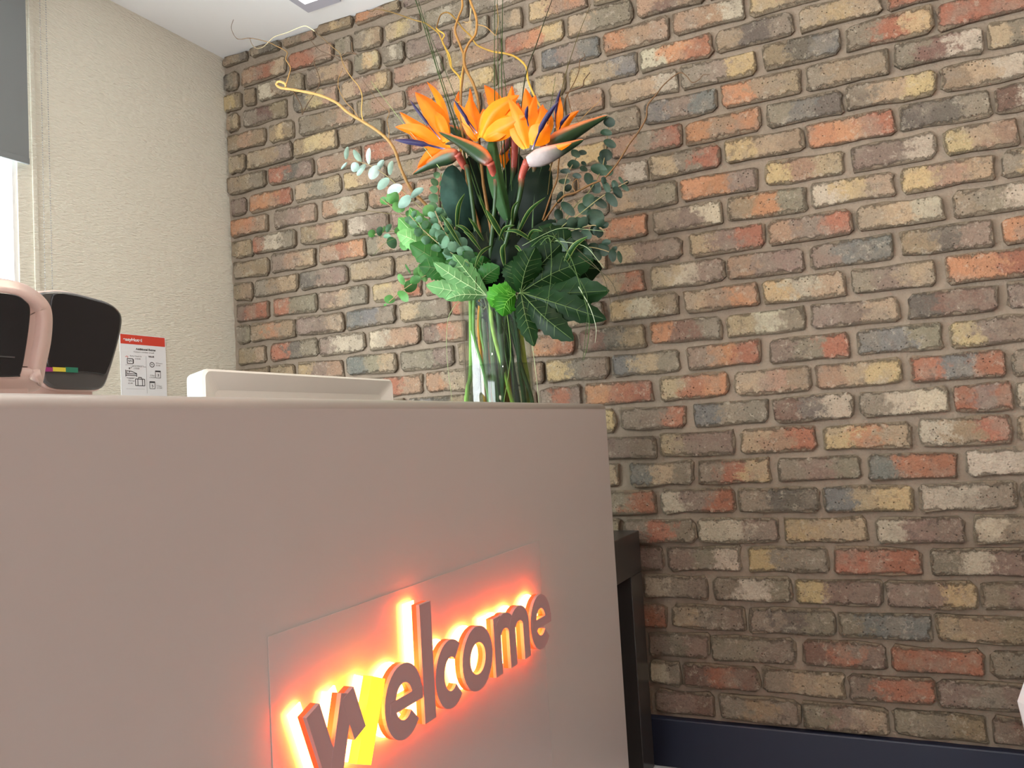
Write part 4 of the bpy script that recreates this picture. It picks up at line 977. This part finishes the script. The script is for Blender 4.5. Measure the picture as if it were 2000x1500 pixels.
# ------------------------------------------------------------------ bear grass
def grass(pts, dy, dy2, wpx, c, lab):
    n = len(pts); sp = cat([P(x, y, dy + (dy2 - dy) * i / (n - 1)) for i, (x, y) in enumerate(pts)], 6)
    V, F = tube_mesh(sp, [wpx * 0.00128 / 2 * (1 - 0.6 * i / len(sp)) for i in range(len(sp))], 4)
    me = colmesh(V, F, [c] * len(V)); o = link('grass_blade', me, M_leaf, smooth=True); tag(o, lab, 'grass', 'long grass blades in the bouquet')
GD = rgb(54, 74, 38); GP = rgb(150, 166, 110)
UPL = ['the frame top left of the willows, thickest', 'the frame top, twin of the thickest', 'the top left, finest of the leftmost three', 'the top centre, leftmost of three upright ones', 'the top centre, middle of three upright ones', 'the top centre, rightmost of three upright ones',
       'the top right of centre, dark and slanting', 'the right, brownish and leaning', 'the front right bloom, short', 'the twisted yellow twig, very fine', 'the pale short willow tip, very fine', 'the right willow tips, very fine']
DNL = ['thickly in an arch over the big fatsia leaf', 'straight down over the fatsia leaf centre', 'level to the right, pale', 'to the right and pale before the coin-leaf eucalyptus', 'far right down to the bricks, dark', 'furthest right, dark and short', 'beside the thick arching one, dark', 'pale with its tip before the bricks, low']
HGL = ['left of the vase, bowed outward', 'right of the vase down to the counter', 'over the left highlight of the vase, short', 'across the middle of the vase']
for pts, wd, c in [([(940, 400), (892, 256), (855, 140), (806, -20)], 3.2, GD), ([(945, 400), (900, 262), (862, 150), (812, -15)], 2.4, GD), ([(950, 380), (925, 290), (880, 165), (800, -25)], 1.8, GD),
                   ([(970, 380), (966, 176), (966, 60), (967, -20)], 2.2, GD), ([(985, 380), (974, 176), (972, 60), (971, -20)], 2.0, GD), ([(990, 380), (980, 170), (981, 60), (982, -20)], 2.4, GD),
                   ([(1010, 400), (1022, 176), (1050, 80), (1085, -20)], 2.8, rgb(48, 52, 30)), ([(1070, 380), (1092, 200), (1122, 90), (1154, 8)], 2.0, rgb(84, 76, 40)), ([(1040, 380), (1062, 280), (1075, 210), (1085, 150)], 2.2, rgb(70, 90, 44)),
                   ([(900, 300), (880, 220), (850, 120), (828, 20)], 1.4, GD), ([(1000, 380), (992, 220), (982, 120), (975, 30)], 1.8, GD), ([(1075, 300), (1090, 220), (1105, 160), (1110, 100)], 1.4, rgb(84, 76, 40))]:
    grass(pts, -0.01, 0.02, wd, c, 'thin upright grass blade near %s' % UPL.pop(0))
grass([(860, 330), (830, 290), (795, 250), (724, 158)], -0.05, -0.08, 1.8, GP, 'pale grass blade leaning up and left past the first bloom')
grass([(830, 420), (770, 418), (720, 412), (690, 408)], -0.05, -0.1, 1.3, rgb(110, 100, 60), 'fine brown grass blade sticking out level at left')
grass([(880, 470), (820, 458), (760, 470), (728, 500)], -0.08, -0.11, 1.4, rgb(96, 110, 56), 'fine grass blade bowing down at far left')
for pts, wd, c in [([(1020, 500), (1070, 460), (1110, 495), (1134, 560), (1150, 620), (1148, 670), (1140, 702)], 2.2, rgb(70, 94, 48)), ([(1040, 500), (1071, 464), (1077, 520), (1070, 590), (1060, 635)], 1.6, rgb(84, 108, 60)),
                   ([(1020, 480), (1085, 448), (1130, 447), (1184, 452)], 1.2, rgb(140, 156, 112)), ([(1085, 470), (1140, 480), (1165, 505), (1180, 524)], 1.4, rgb(150, 166, 126)), ([(1120, 480), (1172, 530), (1190, 580), (1196, 622)], 1.3, rgb(70, 66, 44)),
                   ([(1130, 500), (1185, 540), (1204, 570), (1210, 590)], 1.2, rgb(70, 66, 44)), ([(1100, 500), (1140, 560), (1148, 600), (1144, 650), (1138, 705)], 1.6, rgb(60, 80, 44)), ([(1130, 560), (1152, 600), (1164, 640), (1162, 670)], 1.3, rgb(190, 200, 170))]:
    grass(pts, -0.10, -0.14, wd, c, 'fine grass blade running ' + DNL.pop(0))
for pts, wd, c in [([(930, 580), (900, 586), (878, 615), (872, 660), (875, 720), (882, 775), (886, 840)], 1.8, rgb(150, 164, 116)), ([(1000, 560), (1032, 640), (1048, 740), (1056, 840)], 1.6, rgb(170, 182, 140)), ([(930, 540), (928, 600), (926, 660), (932, 700)], 1.3, GD), ([(985, 580), (994, 640), (997, 700), (985, 780), (978, 830)], 2.0, rgb(110, 140, 70))]:
    grass(pts, -0.092, -0.11, wd, c, 'fine grass blade hanging ' + HGL.pop(0))

# ------------------------------------------------------------------ curly willow
BR0 = rgb(104, 70, 28); BR1 = rgb(160, 122, 66); BRd = rgb(84, 62, 40); YW = rgb(190, 152, 56)
def z3(l): return [(440 + a * 0.4, b2 * 0.4) for a, b2 in l]
def twig(label, branches, dy, dy2):
    """first branch is the main stem; (points, r0 px, r1 px, c0, c1)"""
    p0 = branches[0][0][0]; e = empty('willow_twig', tuple(P(*p0, dy)), label, 'twig', 'curly willow twigs in the bouquet')
    L = sorted((x, y) for x, y in branches[0][0])
    for k, (pts, r0, r1, c0, c1) in enumerate(branches):
        def dd(y): return dy + (dy2 - dy) * max(0, min(1, (420 - y) / 420))
        sp = cat([P(x, y, dd(y)) for x, y in pts], 6)
        if k == 0: sp = cat([Vector((VX + 0.02 * math.sin(len(label)), YV + 0.02, TZ + 0.03)), Vector((VX + 0.035 * math.cos(len(label)), YV, rimz))], 8)[:-1] + sp
        n = len(sp); tubeobj('branch' if k else 'stem', sp, [(r0 + (r1 - r0) * i / (n - 1)) * 0.00128 / 2 * (1 + 0.10 * math.sin(i * 1.9)) for i in range(n)], [(0, c0), (1, c1)], e, M_twig, 6)
twig('thick curly willow twig bending far left, ending in a hook', [
    (z3([(1010, 1100), (985, 1010), (910, 930), (860, 830), (830, 740), (795, 685), (750, 645), (690, 605), (600, 550), (540, 500), (450, 462), (330, 438), (275, 430), (250, 414), (262, 398), (290, 408), (296, 424)]), 7.4, 5.2, BR0, rgb(196, 158, 92)),
    (z3([(292, 428), (310, 370), (318, 330), (296, 290), (303, 260), (290, 245), (250, 225), (225, 212), (190, 200), (120, 186), (60, 190), (30, 140), (40, 95)]), 2.6, 1.0, BR1, BRd),
    (z3([(120, 186), (130, 215), (150, 235), (180, 232), (205, 212), (240, 180), (300, 160), (380, 128), (410, 135), (436, 153)]), 1.6, 1.6, BRd, rgb(220, 206, 160)),
    (z3([(330, 440), (352, 480), (372, 520), (375, 562)]), 3.0, 1.6, BRd, BRd), (z3([(375, 562), (400, 510), (440, 450), (462, 400), (450, 350), (432, 300), (450, 280), (500, 268), (560, 272), (600, 258), (640, 265), (622, 250), (618, 205)]), 1.6, 2.0, BRd, BRd),
    (z3([(436, 153), (480, 190), (530, 235), (560, 260), (575, 310), (610, 370), (650, 420), (668, 470), (665, 540), (672, 585), (690, 605)]), 1.4, 2.4, BRd, rgb(206, 166, 90)),
    (z3([(300, 380), (330, 350), (370, 350), (400, 340)]), 1.2, 0.8, BRd, BRd), (z3([(416, 195), (440, 225), (470, 250), (520, 270), (560, 295)]), 1.4, 1.2, BRd, BRd), (z3([(570, 345), (552, 390), (556, 440), (590, 500), (620, 530), (650, 572)]), 1.2, 1.2, BR1, BR1),
    (z3([(795, 685), (800, 640), (790, 590), (800, 545), (770, 520), (720, 460), (670, 390)]), 1.6, 1.0, BR1, BRd)], -0.03, -0.12)
twig('curly willow twig running up the centre to the frame top', [
    (z3([(1260, 900), (1235, 640), (1238, 520), (1215, 420), (1172, 330), (1168, 265), (1190, 210), (1222, 165), (1226, 90), (1195, 0), (1190, -40)]), 6.6, 4.8, BR0, rgb(162, 118, 58)),
    (z3([(1225, 120), (1270, 130), (1300, 155), (1320, 175)]), 2.0, 1.2, BR1, BR1), (z3([(1200, 40), (1195, 80), (1190, 110), (1160, 105)]), 1.8, 1.0, rgb(210, 190, 140), BR1), (z3([(1320, 175), (1330, 130), (1332, 80), (1325, 20)]), 1.4, 1.0, BR1, BR1)], -0.02, -0.02)
twig('second upright willow twig crossing the first at the top', [
    (z3([(1180, 900), (1150, 520), (1165, 300), (1148, 225), (1122, 150), (1138, 85), (1158, 30), (1150, -40)]), 5.6, 4.4, BR0, rgb(168, 122, 62)),
    (z3([(1165, 300), (1150, 400), (1152, 470), (1140, 500), (1120, 490)]), 2.4, 1.6, YW, YW)], 0.0, 0.01)
twig('yellowish twisted willow twig reaching up left of centre', [
    (z3([(1150, 800), (1150, 440), (1145, 380), (1105, 330), (1085, 260), (1055, 190), (1040, 160), (1015, 140), (975, 112), (930, 100), (900, 90), (820, 62), (740, 45), (715, 57), (690, 50)]), 5, 1.8, YW, BRd),
    (z3([(1105, 330), (1095, 270), (1060, 205), (1070, 170), (1040, 148), (1030, 135)]), 2.6, 3, YW, YW),
    (z3([(1030, 142), (1048, 80), (1070, 62), (1095, 65), (1130, 100), (1160, 140), (1200, 178), (1230, 220), (1300, 250), (1370, 262), (1420, 280), (1468, 325), (1478, 390), (1510, 470), (1560, 560)]), 2.8, 4.6, BR0, YW)], 0.03, 0.03)
twig('willow twig sweeping out right across the bare bricks', [
    ([(1040, 470), (1076, 412), (1100, 384), (1124, 376), (1150, 362), (1180, 348), (1205, 320), (1219, 298), (1230, 280), (1248, 256), (1262, 230), (1265, 206), (1282, 184), (1296, 166), (1318, 147), (1330, 142), (1341, 149), (1352, 161), (1366, 155), (1374, 146), (1386, 146)], 5, 1.2, BR0, BRd),
    ([(1060, 430), (1078, 376), (1088, 350), (1092, 312), (1098, 290)], 3.6, 2.4, BR0, BR0), ([(1124, 376), (1118, 360), (1128, 350), (1130, 368)], 2.4, 1.4, BR0, BR0)], -0.01, -0.06)
twig('thin dark willow tips curling above the rightmost bloom', [
    ([(1085, 300), (1098, 230), (1104, 195), (1112, 178), (1122, 160), (1130, 140), (1133, 118), (1142, 110), (1140, 104)], 3, 1.2, BR0, BRd),
    ([(1104, 182), (1125, 174), (1138, 168), (1141, 156), (1152, 142)], 3.4, 1.6, BRd, BRd), ([(1108, 184), (1116, 216), (1126, 232), (1132, 244)], 1.6, 1.0, BR0, BR0), ([(1130, 238), (1155, 212), (1170, 198), (1174, 188)], 1.2, 0.8, BR1, BR1)], 0.0, 0.01)

# ------------------------------------------------------------------ loose stems standing in the water
SB = [((935, 640), (948, 790), 7, rgb(206, 140, 40)), ((945, 620), (962, 790), 8, rgb(196, 136, 44)), ((962, 640), (1002, 790), 8, rgb(132, 168, 72)), ((938, 640), (968, 790), 7, rgb(120, 160, 80)),
      ((996, 640), (974, 790), 6, rgb(206, 150, 50)), ((925, 650), (958, 790), 7, rgb(120, 168, 96)), ((1010, 660), (1025, 790), 9, rgb(44, 76, 46)), ((1022, 690), (1034, 790), 10, rgb(150, 166, 60)), ((920, 720), (912, 790), 9, rgb(120, 170, 76)),
      ((985, 650), (1012, 790), 12, rgb(40, 70, 44)), ((950, 650), (950, 790), 9, rgb(60, 92, 52)), ((975, 630), (985, 790), 10, rgb(46, 74, 44)), ((1000, 640), (1040, 790), 8, rgb(54, 84, 50))]
SBL = ['amber cut stem furthest left in the vase', 'thick amber cut stem left of centre in the vase', 'light green cut stem slanting down right across the vase', 'green cut stem crossing behind the amber ones', 'amber cut stem leaning down left from the right', 'pale green cut stem at left beside the glass highlight',
       'dark cut stem in the right part of the vase', 'olive yellow cut stem at the right glass edge', 'green cut stem against the left glass edge below water', 'thick dark cut stem right of centre', 'dark green upright cut stem at the middle', 'dark cut stem behind the slanting green one', 'dark cut stem slanting to the right edge']
for i, (a, b2, wd, c) in enumerate(SB):
    dyy = 0.045 * math.sin(i * 2.1)
    pa_, pb_ = P(*a, dyy), P(*b2, dyy * 0.8)
    top = Vector((VX + (pa_.x - VX) * 0.8, YV + dyy, rimz + 0.01)); bot = pb_ + (pb_ - pa_) * 0.35
    bot.x = max(VX - 0.06, min(VX + 0.06, bot.x)); bot.z = max(bot.z, TZ + 0.022)
    sp = cat([top, pa_, (pa_ + pb_) / 2 + Vector((0.003 * math.sin(i * 3), 0, 0)), pb_, bot], 5)
    V, F = tube_mesh(sp, wd * 0.00128 / 2, 8); me = colmesh(V, F, [c] * len(V)); o = link('cut_stem', me, M_leaf, smooth=True)
    tag(o, SBL[i], 'stem', 'cut stems inside the glass vase')
